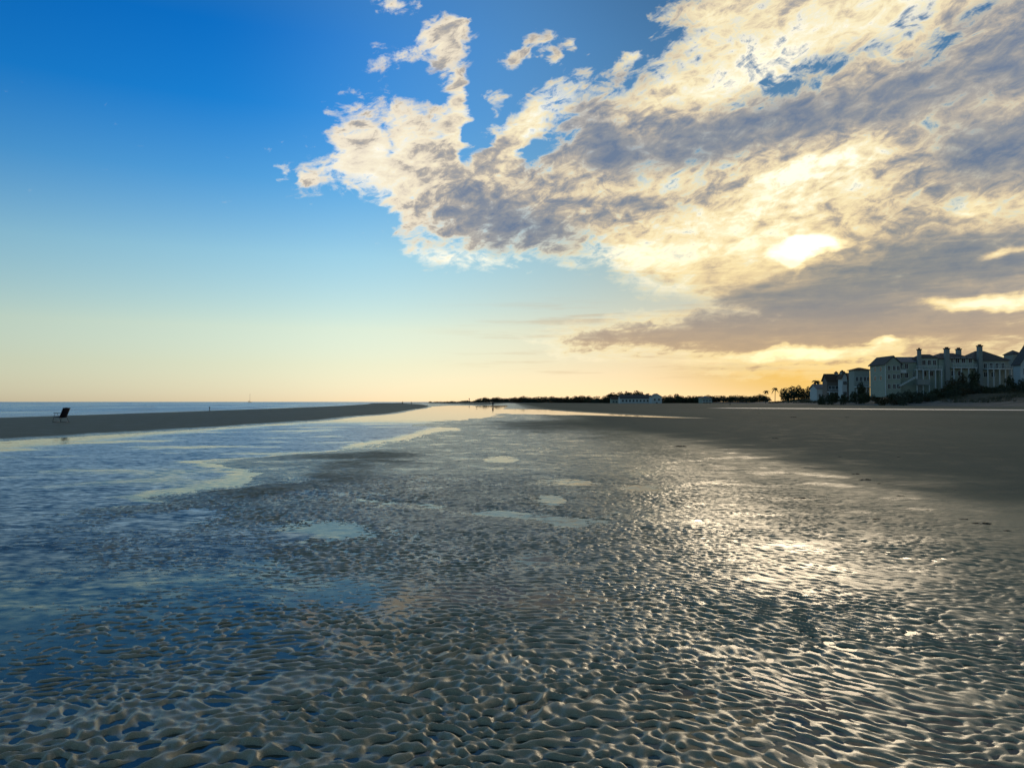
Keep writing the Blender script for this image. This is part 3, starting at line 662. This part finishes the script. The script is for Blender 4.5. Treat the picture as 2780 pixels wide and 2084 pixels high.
# ---- houses along the dune
def house(name, label, pxl, pxr, pye, pyr, y, depth, kind, wm, rm, wins=(), chim=None, cat='house', porch=False, over=0.5):
    x0, x1 = at(pxl, y)[0], at(pxr, y)[0]; zb = dz1((x0+x1)/2, y)-0.8
    ze, zr = at(1390, y, pye)[1], at(1390, y, pyr)[1]; og = ((x0+x1)/2, y, zb)
    e = empty(name, og, label, cat)
    if kind == 'hip':
        MB().box(x0, x1, y, y+depth, zb, ze).build('wall', wm, e, og); hip(e, og, x0, x1, y, y+depth, ze, zr, rm, over)
    else: gable(e, og, x0, x1, y, y+depth, zb, ze, zr, kind, wm, rm, over)
    for u, w, v, hh in wins:
        a = x0+(x1-x0)*u; c = zb+0.8+(ze-zb-0.8)*v; window(e, og, a, a+w, c, c+hh, y)
    for u, pt in chim or ():
        a = x0+(x1-x0)*u; chimney(e, og, a, a+1.1, y+depth*0.4, y+depth*0.4+1.1, ze, at(1390, y, pt)[1])
    if porch:
        zp = zb+0.8+(ze-zb)*0.40; balcony(e, og, x0, x1, y-2.0, y-0.005, zp, 4, zb)
    return e
house('house', 'blue-grey house with a low flat-looking dark roof left of the long block', 2320, 2362, 1005, 997, 300, 5, 'hip', W_BLUE, ROOF_B, [(.10, .9, .62, 1.7), (.36, .9, .62, 1.7), (.62, .9, .62, 1.7), (.82, .8, .62, 1.7), (.12, .9, .18, 1.7), (.45, .9, .18, 1.7), (.75, .9, .18, 1.7)], porch=True)
house('house', 'narrow pale house with a small gable between brown and blue-grey houses', 2287, 2300, 1023, 1011, 318, 4, 'y', W_WHITE, ROOF_B, [(.2, .7, .66, 1.4), (.6, .7, .66, 1.4), (.2, .7, .2, 1.4), (.6, .7, .2, 1.4)], chim=[(0.2, 1009)])
house('house', 'dark house wall with shallow brown roof right of the narrow pale gable', 2301, 2320, 1022, 1013, 322, 9, 'x', W_BROWN, ROOF_B, [(.3, .8, .6, 1.5), (.65, .8, .6, 1.5)])
house('house', 'brown house with a broad rust-coloured roof at the left end of the row', 2246, 2286, 1032, 1016, 330, 5, 'x', W_BROWN, ROOF_B, [(.12, 1.0, .55, 1.5), (.34, 1.0, .55, 1.5), (.58, 1.0, .55, 1.5), (.80, 1.0, .55, 1.5), (.2, 1.0, .1, 1.5), (.7, 1.0, .1, 1.5)], chim=[(0.7, 1012)], porch=True)
house('house', 'low pale cottage partly hidden by scrub below the brown house', 2218, 2240, 1054, 1044, 345, 8, 'x', W_WHITE, ROOF_P, [(.2, .9, .3, 1.3), (.6, .9, .3, 1.3)])
hw = house('house', 'tall white house with a steep gable at the far right edge', 2772, 2880, 986, 905, 246, 3.6, 'y', W_WHITE, ROOF, [(.07, 1.2, .62, 2.0), (.25, 1.2, .62, 2.0), (.5, 1.2, .62, 2.0), (.1, 1.2, .2, 2.0), (.3, 1.2, .2, 2.0)], porch=True, over=0.45)
house('house', 'small dark-roofed house squeezed between the long block and the tall white house', 2752, 2776, 962, 949, 266, 5, 'hip', W_BLUE, ROOF, [(.2, .9, .6, 1.5), (.6, .9, .6, 1.5)], over=0.3)
# ---- houses in the far tree line
house('house', 'long pale two-storey house under the tallest trees of the far shore', 1684, 1764, 1081, 1072, 640, 12, 'x', W_WHITE, ROOF, [(u, 1.4, .5, 1.6) for u in (.06, .18, .30, .42, .54, .66, .78, .9)])
house('house', 'white gabled house standing clear of the far tree line', 1770, 1797, 1077, 1069, 610, 12, 'y', W_WHITE, ROOF_P, [(.2, 1.3, .55, 1.6), (.62, 1.3, .55, 1.6), (.4, 1.3, .12, 1.6)])
house('house', 'pale grey house with white posts low in the far trees', 1905, 1932, 1081, 1074, 590, 10, 'hip', W_GREY, ROOF_P, [(.15, 1.2, .5, 1.5), (.45, 1.2, .5, 1.5), (.75, 1.2, .5, 1.5)], porch=True)
house('house', 'small grey house with a brown roof among trees at mid shore', 1660, 1680, 1083, 1077, 690, 9, 'x', W_GREY, ROOF_B, [(.2, 1.2, .4, 1.5), (.6, 1.2, .4, 1.5)])

# ------------------------------------------------------------------ trees and scrub
def leaf_mat(name, a, b):
    m, g, bs = material(name)
    tcn = g.new('ShaderNodeTexCoord'); oi = g.new('ShaderNodeObjectInfo')
    n = g.noise(g.v('ADD', tcn.outputs['Object'], g.comb(oi.outputs['Random'], 0, 0)), 5.0, 3, 0.6)
    g._set(bs.inputs['Base Color'], g.mix(n, a, b)); bs.inputs['Roughness'].default_value = 0.7; bs.inputs['Specular IOR Level'].default_value = 0.15
    return m
LEAF = [leaf_mat("dark_leaf", (0.034, 0.048, 0.026), (0.085, 0.095, 0.048)), leaf_mat("brown_leaf", (0.050, 0.046, 0.024), (0.115, 0.092, 0.050)), leaf_mat("grey_leaf", (0.040, 0.054, 0.038), (0.095, 0.112, 0.070))]
BARK = plain("bark", (0.07, 0.055, 0.042), 0.9, 0.3, 4.0)
def leaf_cloud(name, seed, lumps, n, size, mat, parent):
    """many small leaf faces spread through unequal lumps (centre, radii)"""
    r = np.random.default_rng(seed); w = np.array([l[1][0]*l[1][1]*l[1][2] for l in lumps])**0.8; w /= w.sum()
    k = r.choice(len(lumps), n, p=w); c = np.array([l[0] for l in lumps])[k]; ra = np.array([l[1] for l in lumps])[k]
    d = r.normal(size=(n, 3)); d /= np.linalg.norm(d, axis=1)[:, None]
    p = c+d*ra*(0.55+0.5*r.random((n, 1))**0.6)
    a = r.normal(size=(n, 3)); a /= np.linalg.norm(a, axis=1)[:, None]; b = np.cross(a, r.normal(size=(n, 3))); b /= np.linalg.norm(b, axis=1)[:, None]
    s = size*(0.6+0.9*r.random((n, 1)))
    co = np.stack([p-a*s, p-b*s*0.55, p+a*s, p+b*s*0.55], 1).reshape(-1, 3)
    o = mesh_obj(name, co, np.arange(n*4).reshape(-1, 4), mat, smooth=False); o.parent = parent; return o
def tree_proto(seed, kind):
    r = random.Random(seed); e = bpy.data.objects.new('bushy_tree', None); COL.objects.link(e); e.empty_display_size = 0.2
    L = []                                     # unit tree: height 1, spread about 1
    n = r.randint(6, 9)
    for i in range(n):
        a = 6.283*i/n+r.uniform(-.4, .4); q = r.uniform(.12, .34)
        L.append(((math.cos(a)*q, math.sin(a)*q, r.uniform(.22, .76)), (r.uniform(.16, .28), r.uniform(.16, .28), r.uniform(.12, .22))))
    L.append(((r.uniform(-.1, .1), 0, .80), (.2, .2, .17))); L.append(((0, 0, .40), (.36, .36, .24))); L.append(((r.uniform(-.2, .2), r.uniform(-.2, .2), .18), (.34, .34, .18)))
    t = MB().tube([(0, 0, -0.12), (.01, 0, .2), (.03*r.uniform(-1, 1), .02, .45), (0, 0, .7)], [.035, .028, .022, .010])
    for c, q in L[:4]: t.tube([(0, 0, r.uniform(.22, .4)), (c[0]*.6, c[1]*.6, c[2]*.8), c], [.018, .012, .005], 5)
    t.build('trunk', BARK, e, smooth=True)
    leaf_cloud('crown', seed, L, 1500, 0.040, LEAF[kind], e)
    return e
PROT = [tree_proto(100+i, (0, 1, 0, 1, 2)[i]) for i in range(5)]
used = [False]*5
def place_tree(px, pytop, y, wpx, label, group, k=None, zb=None):
    k = random.randrange(5) if k is None else k
    o = copy_tree(PROT[k]) if used[k] else PROT[k]; used[k] = True
    x = at(px, y)[0]; z0 = dz1(x, y) if zb is None else zb; zt = at(px, y, pytop)[1]
    o.location = (x, y, z0); h = max(1.5, zt-z0); w = wpx/2090*y
    o.scale = (w, w, h*1.04); o.rotation_euler = (0, 0, random.uniform(0, 6.28)); tag(o, label, 'tree', group); return o
TOPS = [(1230, 1088), (1262, 1087), (1290, 1086), (1302, 1082), (1320, 1078), (1340, 1079), (1354, 1078), (1370, 1080), (1385, 1080), (1402, 1077), (1420, 1075), (1432, 1077), (1444, 1079), (1462, 1077), (1480, 1076), (1500, 1075), (1512, 1078), (1524, 1077), (1540, 1076), (1560, 1074), (1580, 1074), (1600, 1075), (1620, 1074), (1638, 1074), (1652, 1069), (1666, 1065), (1684, 1064), (1702, 1062), (1722, 1061), (1740, 1064), (1758, 1069), (1782, 1069), (1805, 1074), (1820, 1071), (1836, 1068), (1850, 1074), (1870, 1075), (1886, 1074), (1902, 1074), (1922, 1073), (1940, 1074), (1962, 1073), (1982, 1073), (2002, 1073), (2022, 1074), (2042, 1075), (2062, 1070), (2076, 1074)]
def line_y(px): return float(np.interp(px, [1225, 1400, 1640, 1800, 1980, 2060, 2240], [1330, 1010, 735, 655, 610, 540, 400]))
FAR_L = 'dark bushy tree in the low tree line along the far end of the beach'
for i, (px, pt) in enumerate(TOPS):
    y = line_y(px)+random.uniform(0, 30)
    place_tree(px+random.uniform(-2, 2), pt+random.uniform(-1, 1), y, random.uniform(30, 46), FAR_L, 'trees of the far tree line')
    if px > 1295: place_tree(px+random.uniform(4, 9), pt+random.uniform(3, 9), y-random.uniform(8, 20) if not (1675 < px < 1800 or 1900 < px < 1935) else y+25, random.uniform(26, 40), FAR_L, 'trees of the far tree line')
SH = 'broad bushy tree on the dune between the far tree line and the brown house'
for px, pt, w in ((2132, 1052, 34), (2150, 1047, 34), (2168, 1046, 36), (2180, 1056, 26)): place_tree(px, pt, 430, w, SH, 'bushy trees left of the houses')
place_tree(2195, 1049, 415, 24, 'small pointed tree on the dune just left of the low cottage', None, 1)
place_tree(2208, 1062, 412, 22, 'low round tree touching the left wall of the low cottage', None, 3)
place_tree(2310, 1018, 306, 20, 'dark upright tree between the narrow pale gable and the blue-grey house', None, 0)
place_tree(2338, 1036, 296, 26, 'round tree in front of the blue-grey house', None, 2)
place_tree(2646, 1000, 251, 34, 'tallest dark tree rising before the last chimney of the long block', None, 0)
place_tree(2612, 1012, 250, 34, 'reddish dark tree before the middle balcony of the long block', None, 1)
place_tree(2584, 1026, 249, 34, 'dark tree at the foot of the second chimney of the long block', None, 3)
place_tree(2745, 1018, 244, 30, 'dark tree before the porch of the tall white house', None, 0)
place_tree(2776, 1026, 240, 34, 'dark broad tree low before the white house at the frame edge', None, 4)

# palms
def palm(px, pytop, y, label, seed):
    r = random.Random(seed); x = at(px, y)[0]; z0 = dz1(x, y)-0.2; h = at(px, y, pytop)[1]-z0
    e = empty('palm_tree', (x, y, z0), label, 'palm tree')
    MB().tube([(0, 0, 0), (.1, 0, h*.4), (.25, 0, h*.86)], [.22, .17, .14], 8).build('trunk', BARK, e, smooth=True)
    f = MB()
    for i in range(18):
        a = 6.283*i/18+r.uniform(-.2, .2); up = r.uniform(-.5, 1.0); L = h*0.24*r.uniform(.8, 1.2); pr = None
        d = Vector((math.cos(a), math.sin(a), 0)); s = Vector((-math.sin(a), math.cos(a), 0))
        P0 = Vector((.25, 0, h*.86)); row = []
        for j in range(6):
            q = j/5; p = P0+d*L*q+Vector((0, 0, L*(up*q-1.1*q*q))); wd = L*.13*math.sin(math.pi*min(1, q*.9+.1)); row.append((p-s*wd-Vector((0, 0, wd*.6)), p, p+s*wd-Vector((0, 0, wd*.6))))
        vs = [v for t in row for v in t]; fs = []
        for j in range(5): fs += [(j*3, j*3+1, j*3+4, j*3+3), (j*3+1, j*3+2, j*3+5, j*3+4)]
        f.add(vs, fs)
    f.build('crown', LEAF[0], e)
palm(2079, 1056, 470, 'short palm at the right end of the far tree line', 3)
palm(2104, 1047, 455, 'taller palm with a round crown left of the broad bushy trees', 4)
palm(2214, 1026, 352, 'thin palm rising beside the left wall of the brown house', 5)

# shrubs along the dune top
def shrub_proto(seed, kind):
    r = random.Random(seed); L = [((r.uniform(-.3, .3), r.uniform(-.3, .3), r.uniform(.2, .6)), (r.uniform(.2, .34), r.uniform(.2, .34), r.uniform(.18, .34))) for _ in range(6)]
    o = leaf_cloud('shrub', seed, L, 900, 0.045, LEAF[kind], None); return o
SP = [shrub_proto(200+i, (0, 1, 0, 2)[i]) for i in range(4)]; su = [False]*4
def shrub(px, pytop, y, wpx, label, group):
    k = random.randrange(4); o = SP[k].copy() if su[k] else SP[k]
    if su[k]: COL.objects.link(o)
    su[k] = True
    x = at(px, y)[0]; z0 = dz1(x, y)-0.15; h = max(0.8, at(px, y, pytop)[1]-z0); w = wpx/2090*y
    o.location = (x, y, z0); o.scale = (w, w, h); o.rotation_euler = (0, 0, random.uniform(0, 6.28)); tag(o, label, 'shrub', group)
SL = 'dark evergreen shrub on the dune crest in front of the houses'
tops = [(2230, 1062), (2250, 1058), (2270, 1055), (2292, 1056), (2315, 1052), (2335, 1054), (2355, 1056), (2378, 1060), (2400, 1062), (2425, 1058), (2445, 1052), (2465, 1046), (2485, 1050), (2505, 1052), (2525, 1046), (2545, 1040), (2565, 1034), (2585, 1034), (2605, 1026), (2625, 1024), (2645, 1022), (2665, 1030), (2685, 1042), (2705, 1038), (2725, 1030), (2745, 1030), (2765, 1032), (2785, 1034)]
for px, pt in tops:
    yy = 244+random.uniform(-4, 4) if px > 2380 else 292-(px-2230)*0.2
    shrub(px, pt, yy, random.uniform(24, 36), SL, 'shrubs before the houses')
    if px > 2420: shrub(px+8, pt+random.uniform(10, 20), yy-7, random.uniform(22, 32), SL, 'shrubs before the houses')
for px in range(1170, 1300, 9):
    shrub(px, 1088.5-random.uniform(0, 1.2)-(px-1170)*0.01, line_y(max(px, 1225))+random.uniform(10, 40), 14, 'low dark scrub at the seaward tip of the far shore', 'scrub on the far spit')

# dune grass
def dune_grass(n=9000):
    r = np.random.default_rng(5); y = 150+r.random(n)**0.8*290; d = 3+r.random(n)*34; x = coast_x(y)+d; z = dune_z(x, y)
    keep = pnoise(x*0.09, y*0.07, 91)+0.5*pnoise(x*.3, y*.3, 92) > -0.12; x, y, z = x[keep], y[keep], z[keep]; n = len(x); vs, fs = [], []
    B = 5; a = r.random((n, B))*6.283; h = 0.35+r.random((n, B))*0.65; o = r.normal(size=(n, B, 2))*0.22; ln = r.normal(size=(n, B, 2))*0.22
    bx = x[:, None]+o[..., 0]; by = y[:, None]+o[..., 1]; bz = np.repeat(z[:, None]-0.05, B, 1); w = 0.06
    p = np.stack([np.stack([bx-w*np.cos(a), by-w*np.sin(a), bz], -1), np.stack([bx+w*np.cos(a), by+w*np.sin(a), bz], -1), np.stack([bx+ln[..., 0]+.01, by+ln[..., 1], bz+h], -1), np.stack([bx+ln[..., 0]-.01, by+ln[..., 1], bz+h], -1)], 2).reshape(-1, 3)
    return mesh_obj('dune_grass', p, np.arange(len(p)).reshape(-1, 4), leaf_mat("sea_oat", (0.06, 0.062, 0.034), (0.15, 0.135, 0.078)), False)
tag(dune_grass(), 'thin tufts of dry grass growing over the dune slope', 'dune grass', kind='stuff')

# ------------------------------------------------------------------ beach chair on the sand bar
FAB = plain("navy_canvas", (0.012, 0.014, 0.030), 0.85, 0.2, 8); TUBE = plain("grey_tube", (0.10, 0.11, 0.12), 0.35, 0.1, 5, 0.6)
cx, cy = ground(166, 1147, 0.20); cz = hz1(cx, cy)
ch = empty('beach_chair', (cx, cy, cz), 'dark folding beach chair standing empty on the sand bar by the sea', 'chair')
ch.rotation_euler = (0, 0, R(-16))
W = 0.27
def sling(pts, th=0.03):
    m = MB(); n = len(pts); vs = []
    for x, z in pts:
        for yy in np.linspace(-W, W, 5): vs.append((x, yy, z-0.03*(1-(yy/W)**2)))
    for x, z in pts:
        for yy in np.linspace(-W, W, 5): vs.append((x+th*0.6, yy, z-0.03*(1-(yy/W)**2)-th))
    fs = []; o = n*5
    for i in range(n-1):
        for j in range(4): a = i*5+j; fs += [(a, a+1, a+6, a+5), (o+a, o+a+5, o+a+6, o+a+1)]
        fs += [(i*5, i*5+5, o+i*5+5, o+i*5), (i*5+4, o+i*5+4, o+i*5+9, i*5+9)]
    fs += [(j, o+j, o+j+1, j+1) for j in range(4)]+[((n-1)*5+j, (n-1)*5+j+1, o+(n-1)*5+j+1, o+(n-1)*5+j) for j in range(4)]
    return m.add(vs, fs)
sling([(-0.42, 0.40), (-0.20, 0.36), (0.02, 0.34), (0.16, 0.36)]).build('seat', FAB, ch, smooth=True)
bk = sling([(0.15, 0.37), (0.24, 0.55), (0.34, 0.75), (0.46, 0.97)]).build('backrest', FAB, ch, smooth=True)
MB().tube([(0.43, -W+.03, 0.93), (0.435, 0, 0.94), (0.43, W-.03, 0.93)], [.03, .05, .03], 8).build('headrest', FAB, bk, smooth=True)
for s in (-1, 1):
    y = s*(W+0.02)
    MB().tube([(-0.44, y, 0.40), (0.15, y, 0.345), (0.47, y, 0.985)], 0.014).build('side_frame', TUBE, ch, smooth=True)
    MB().tube([(-0.40, y+s*.02, 0.0), (-0.28, y+s*.02, 0.38), (-0.20, y+s*.02, 0.60)], 0.014).build('leg', TUBE, ch, smooth=True)
    MB().tube([(0.36, y+s*.02, 0.0), (0.10, y+s*.02, 0.36), (-0.02, y+s*.02, 0.60)], 0.014).build('leg', TUBE, ch, smooth=True)
    MB().box(-0.30, 0.24, y-0.03+s*.02, y+0.03+s*.02, 0.60, 0.635).build('armrest', FAB, ch)
MB().tube([(-0.40, -W, 0.02), (-0.40, W, 0.02)], 0.013).tube([(0.36, -W, 0.02), (0.36, W, 0.02)], 0.013).build('stretcher', TUBE, ch, smooth=True)

# ------------------------------------------------------------------ people far along the beach
SKIN = plain("skin", (0.32, 0.20, 0.14), 0.6, 0.1, 20); HAIR = plain("dark_hair", (0.02, 0.015, 0.012), 0.7)
CLO = {k: plain(k, c, 0.85, 0.2, 10) for k, c in (("navy_cloth", (0.016, 0.020, 0.034)), ("grey_cloth", (0.05, 0.055, 0.06)), ("rust_cloth", (0.10, 0.045, 0.03)))}
def skinned(name, joints, bones, root, mat, parent, sub=1):
    me = bpy.data.meshes.new(name); me.from_pydata([j[0] for j in joints], bones, []); o = bpy.data.objects.new(name, me); COL.objects.link(o); o.parent = parent
    sk = o.modifiers.new('skin', 'SKIN'); sk.use_smooth_shade = True
    d = me.skin_vertices[0].data
    for i, j in enumerate(joints):
        rr = j[1]; d[i].radius = (rr, rr) if isinstance(rr, float) else rr; d[i].use_root = (i == root)
    s = o.modifiers.new('sub', 'SUBSURF'); s.levels = sub; s.render_levels = sub; me.materials.append(mat); return o
def person(px, y, h, label, top, legs, z=None, turn=0.0, stride=0.12):
    x = at(px, y)[0]; z0 = hz1(x, y) if z is None else z
    e = empty('person', (x, y, z0), label, 'person'); e.rotation_euler = (0, 0, turn); s = h/1.72; e.scale = (s, s, s)
    f = stride
    J = [((0, 0, .92), (.15, .11)), ((0, 0, 1.12), (.13, .10)), ((0, 0, 1.34), (.17, .11)), ((0, .01, 1.47), (.055, .055)), ((0, .02, 1.55), (.07, .08)), ((0, .02, 1.66), (.075, .09)),
         ((-.10, 0, .86), (.095, .10)), ((-.11, f*.6, .48), (.06, .062)), ((-.11, f*.3, .09), (.04, .042)), ((-.12, f*.3+.14, .035), (.04, .03)),
         ((.10, 0, .86), (.095, .10)), ((.11, -f*.2, .48), (.06, .062)), ((.11, -f, .09), (.04, .042)), ((.12, -f+.14, .035), (.04, .03)),
         ((-.19, 0, 1.38), (.055, .055)), ((-.24, -.05, 1.12), (.042, .042)), ((-.24, .04, .88), (.032, .032)), ((-.24, .07, .78), (.03, .018)),
         ((.19, 0, 1.38), (.055, .055)), ((.24, .02, 1.12), (.042, .042)), ((.25, .12, .90), (.032, .032)), ((.25, .16, .81), (.03, .018))]
    Bn = [(0, 1), (1, 2), (2, 3), (3, 4), (4, 5), (0, 6), (6, 7), (7, 8), (8, 9), (0, 10), (10, 11), (11, 12), (12, 13), (2, 14), (14, 15), (15, 16), (16, 17), (2, 18), (18, 19), (19, 20), (20, 21)]
    skinned('body', J, Bn, 0, SKIN, e)
    q = lambda j, k: (j[0], (j[1][0]+k, j[1][1]+k))
    T = [q(J[i], .02) for i in (0, 1, 2, 14, 15, 16, 18, 19, 20)]
    skinned('jacket', T, [(0, 1), (1, 2), (2, 3), (3, 4), (4, 5), (2, 6), (6, 7), (7, 8)], 0, CLO[top], e)
    L = [q(J[i], .018) for i in (0, 6, 7, 8, 10, 11, 12)]
    skinned('trousers', L, [(0, 1), (1, 2), (2, 3), (0, 4), (4, 5), (5, 6)], 0, CLO[legs], e)
    MB().ball((0, .0, 1.69), (.092, .108, .09)).build('hair', HAIR, e, smooth=True)
    MB().tube([(0, .10, 1.63), (0, .125, 1.605), (0, .10, 1.59)], [.012, .018, .012], 6).build('nose', SKIN, e, smooth=True)
person(1338, 246, 1.66, 'person in dark clothes standing by the still water in mid beach', 'navy_cloth', 'navy_cloth')
person(1982, 262, 1.30, 'small dark figure walking on the dry beach below the far trees', 'rust_cloth', 'grey_cloth', turn=1.3)
person(1093, 425, 1.66, 'left of two tiny people at the tip of the sand bar', 'navy_cloth', 'grey_cloth', turn=0.4)
person(1117, 430, 1.60, 'right of two tiny people at the tip of the sand bar', 'grey_cloth', 'navy_cloth', turn=-0.8)

# ------------------------------------------------------------------ small far things
WOOD = plain("weathered_wood", (0.06, 0.05, 0.04), 0.9, 0.3, 6); GULL = plain("dark_plumage", (0.05, 0.05, 0.055), 0.8); BEAK = plain("bill", (0.12, 0.09, 0.03), 0.5)
x, y = ground(1294, 1106.5); gl = empty('bird', (x, y, max(0.0, hz1(x, y))), 'tiny dark bird standing in the bright shallow water near the person', 'bird')
MB().tube([(-.26, 0, .20), (-.17, 0, .22), (-.06, 0, .235), (.06, 0, .25), (.12, 0, .29), (.15, 0, .36), (.19, 0, .40), (.22, 0, .40)], [.012, .05, .085, .09, .06, .035, .045, .02], 9).build('body', GULL, gl, smooth=True)
MB().tube([(.21, 0, .40), (.29, 0, .385)], [.014, .003], 6).build('beak', BEAK, gl)
for s in (-1, 1):
    MB().tube([(0, s*.035, .18), (-.01, s*.035, .09), (0, s*.035, -.03)], .007, 5).build('leg', BEAK, gl)
    MB().tube([(.08, s*.075, .26), (-.06, s*.095, .25), (-.20, s*.05, .225)], [.03, .05, .006], 7).build('wing', GULL, gl, smooth=True)
x, y = ground(569, 1115, 0.02); wp = empty('marker_stake', (x, y, hz1(x, y)), 'short dark wooden stake at the edge of the surf on the sand bar', 'stake')
MB().tube([(0, 0, -.2), (.01, 0, .4), (.03, 0, .72)], [.06, .055, .05], 8).build('post', WOOD, wp, smooth=True); MB().box(-.10, .14, -.075, -.06, .50, .64).build('board', WOOD, wp)
x = at(678, 2300)[0]; sb = empty('sailboat', (x, 2300, -0.1), 'tiny sailboat with a tall bare mast on the sea horizon', 'boat')
MB().add([(-6, -1, 1.3), (6.5, 0, 1.7), (-6, 1, 1.3), (-5, -.6, -.3), (5, 0, -.3), (-5, .6, -.3)], [(0, 1, 2), (0, 3, 4, 1), (1, 4, 5, 2), (2, 5, 3, 0), (3, 5, 4)]).build('hull', plain("hull_paint", (0.3, 0.33, 0.35), .4), sb)
MB().tube([(0.5, 0, 1.5), (0.5, 0, 26)], [.32, .22], 8).build('mast', TUBE, sb)
MB().tube([(0.5, 0, 3.2), (-5.5, 0, 3.4)], .22, 8).build('boom', TUBE, sb); MB().tube([(0.2, 0, 3.7), (-3, 0, 3.8), (-5.2, 0, 3.7)], [.35, .4, .2], 8).build('furled_sail', plain("sailcloth", (0.4, 0.42, 0.42)), sb)
x = at(1274, 1330)[0]; zb = dz1(x, 1330); cm = empty('channel_marker', (x, 1330, zb), 'thin dark marker post on the far spit beside the first low trees', 'marker post')
MB().tube([(0, 0, -.5), (0, 0, 7.5)], [.45, .35], 8).build('post', WOOD, cm); MB().box(-.9, .9, -.5, -.4, 5.6, 7.2).build('board', WOOD, cm)

# ------------------------------------------------------------------ seaweed scraps on the smooth bank
WEED = plain("dark_seaweed", (0.022, 0.022, 0.016), 0.6, 0.4, 30)
def weed(seed):
    r = random.Random(seed); m = MB()
    for i in range(9):
        x = r.uniform(-.30, .30); y = r.uniform(-.12, .12); a = r.uniform(-.7, .7); L = r.uniform(.15, .42); pts = []
        for j in range(6):
            q = j/5-.5; pts.append((x+q*L*math.cos(a), y+q*L*math.sin(a)+.04*math.sin(q*9+i), .012+.05*max(0, r.uniform(-.3, 1))*(1-4*q*q)))
        m.tube(pts, [.006, .016, .02, .018, .014, .005], 6)
    return m.build('seaweed', WEED, smooth=True)
WP = [weed(300+i) for i in range(4)]; wu = [False]*4
for px, py, w in ((2155, 1132, 13), (2300, 1132, 8), (2105, 1190, 13), (1850, 1212, 26), (1722, 1149, 6), (2325, 1287, 16), (2352, 1303, 24), (2388, 1313, 10), (2446, 1346, 16), (2172, 1350, 26), (2382, 1410, 20), (2618, 1410, 18), (2670, 1422, 34), (2735, 1440, 16), (2060, 1120, 6), (2520, 1385, 10), (2440, 1240, 7), (2280, 1240, 7), (2595, 1330, 6)):
    k = random.randrange(4); o = WP[k].copy() if wu[k] else WP[k]
    if wu[k]: COL.objects.link(o)
    wu[k] = True; x, y = ground(px, py, 0.08); z = hz1(x, y); x, y = ground(px, py, z); z = hz1(x, y); s = w/2090*y/0.62
    o.location = (x, y, z); o.rotation_euler = (0, 0, random.uniform(-.4, .4)); o.scale = (s, s, min(s, 0.8)); tag(o, 'dark scrap of seaweed lying on the sand near the smooth bank', 'seaweed', 'seaweed scraps on the sand')
for o, u in list(zip(WP, wu))+list(zip(SP, su))+list(zip(PROT, used)):
    if not u:
        for c in list(o.children): bpy.data.objects.remove(c)
        bpy.data.objects.remove(o)
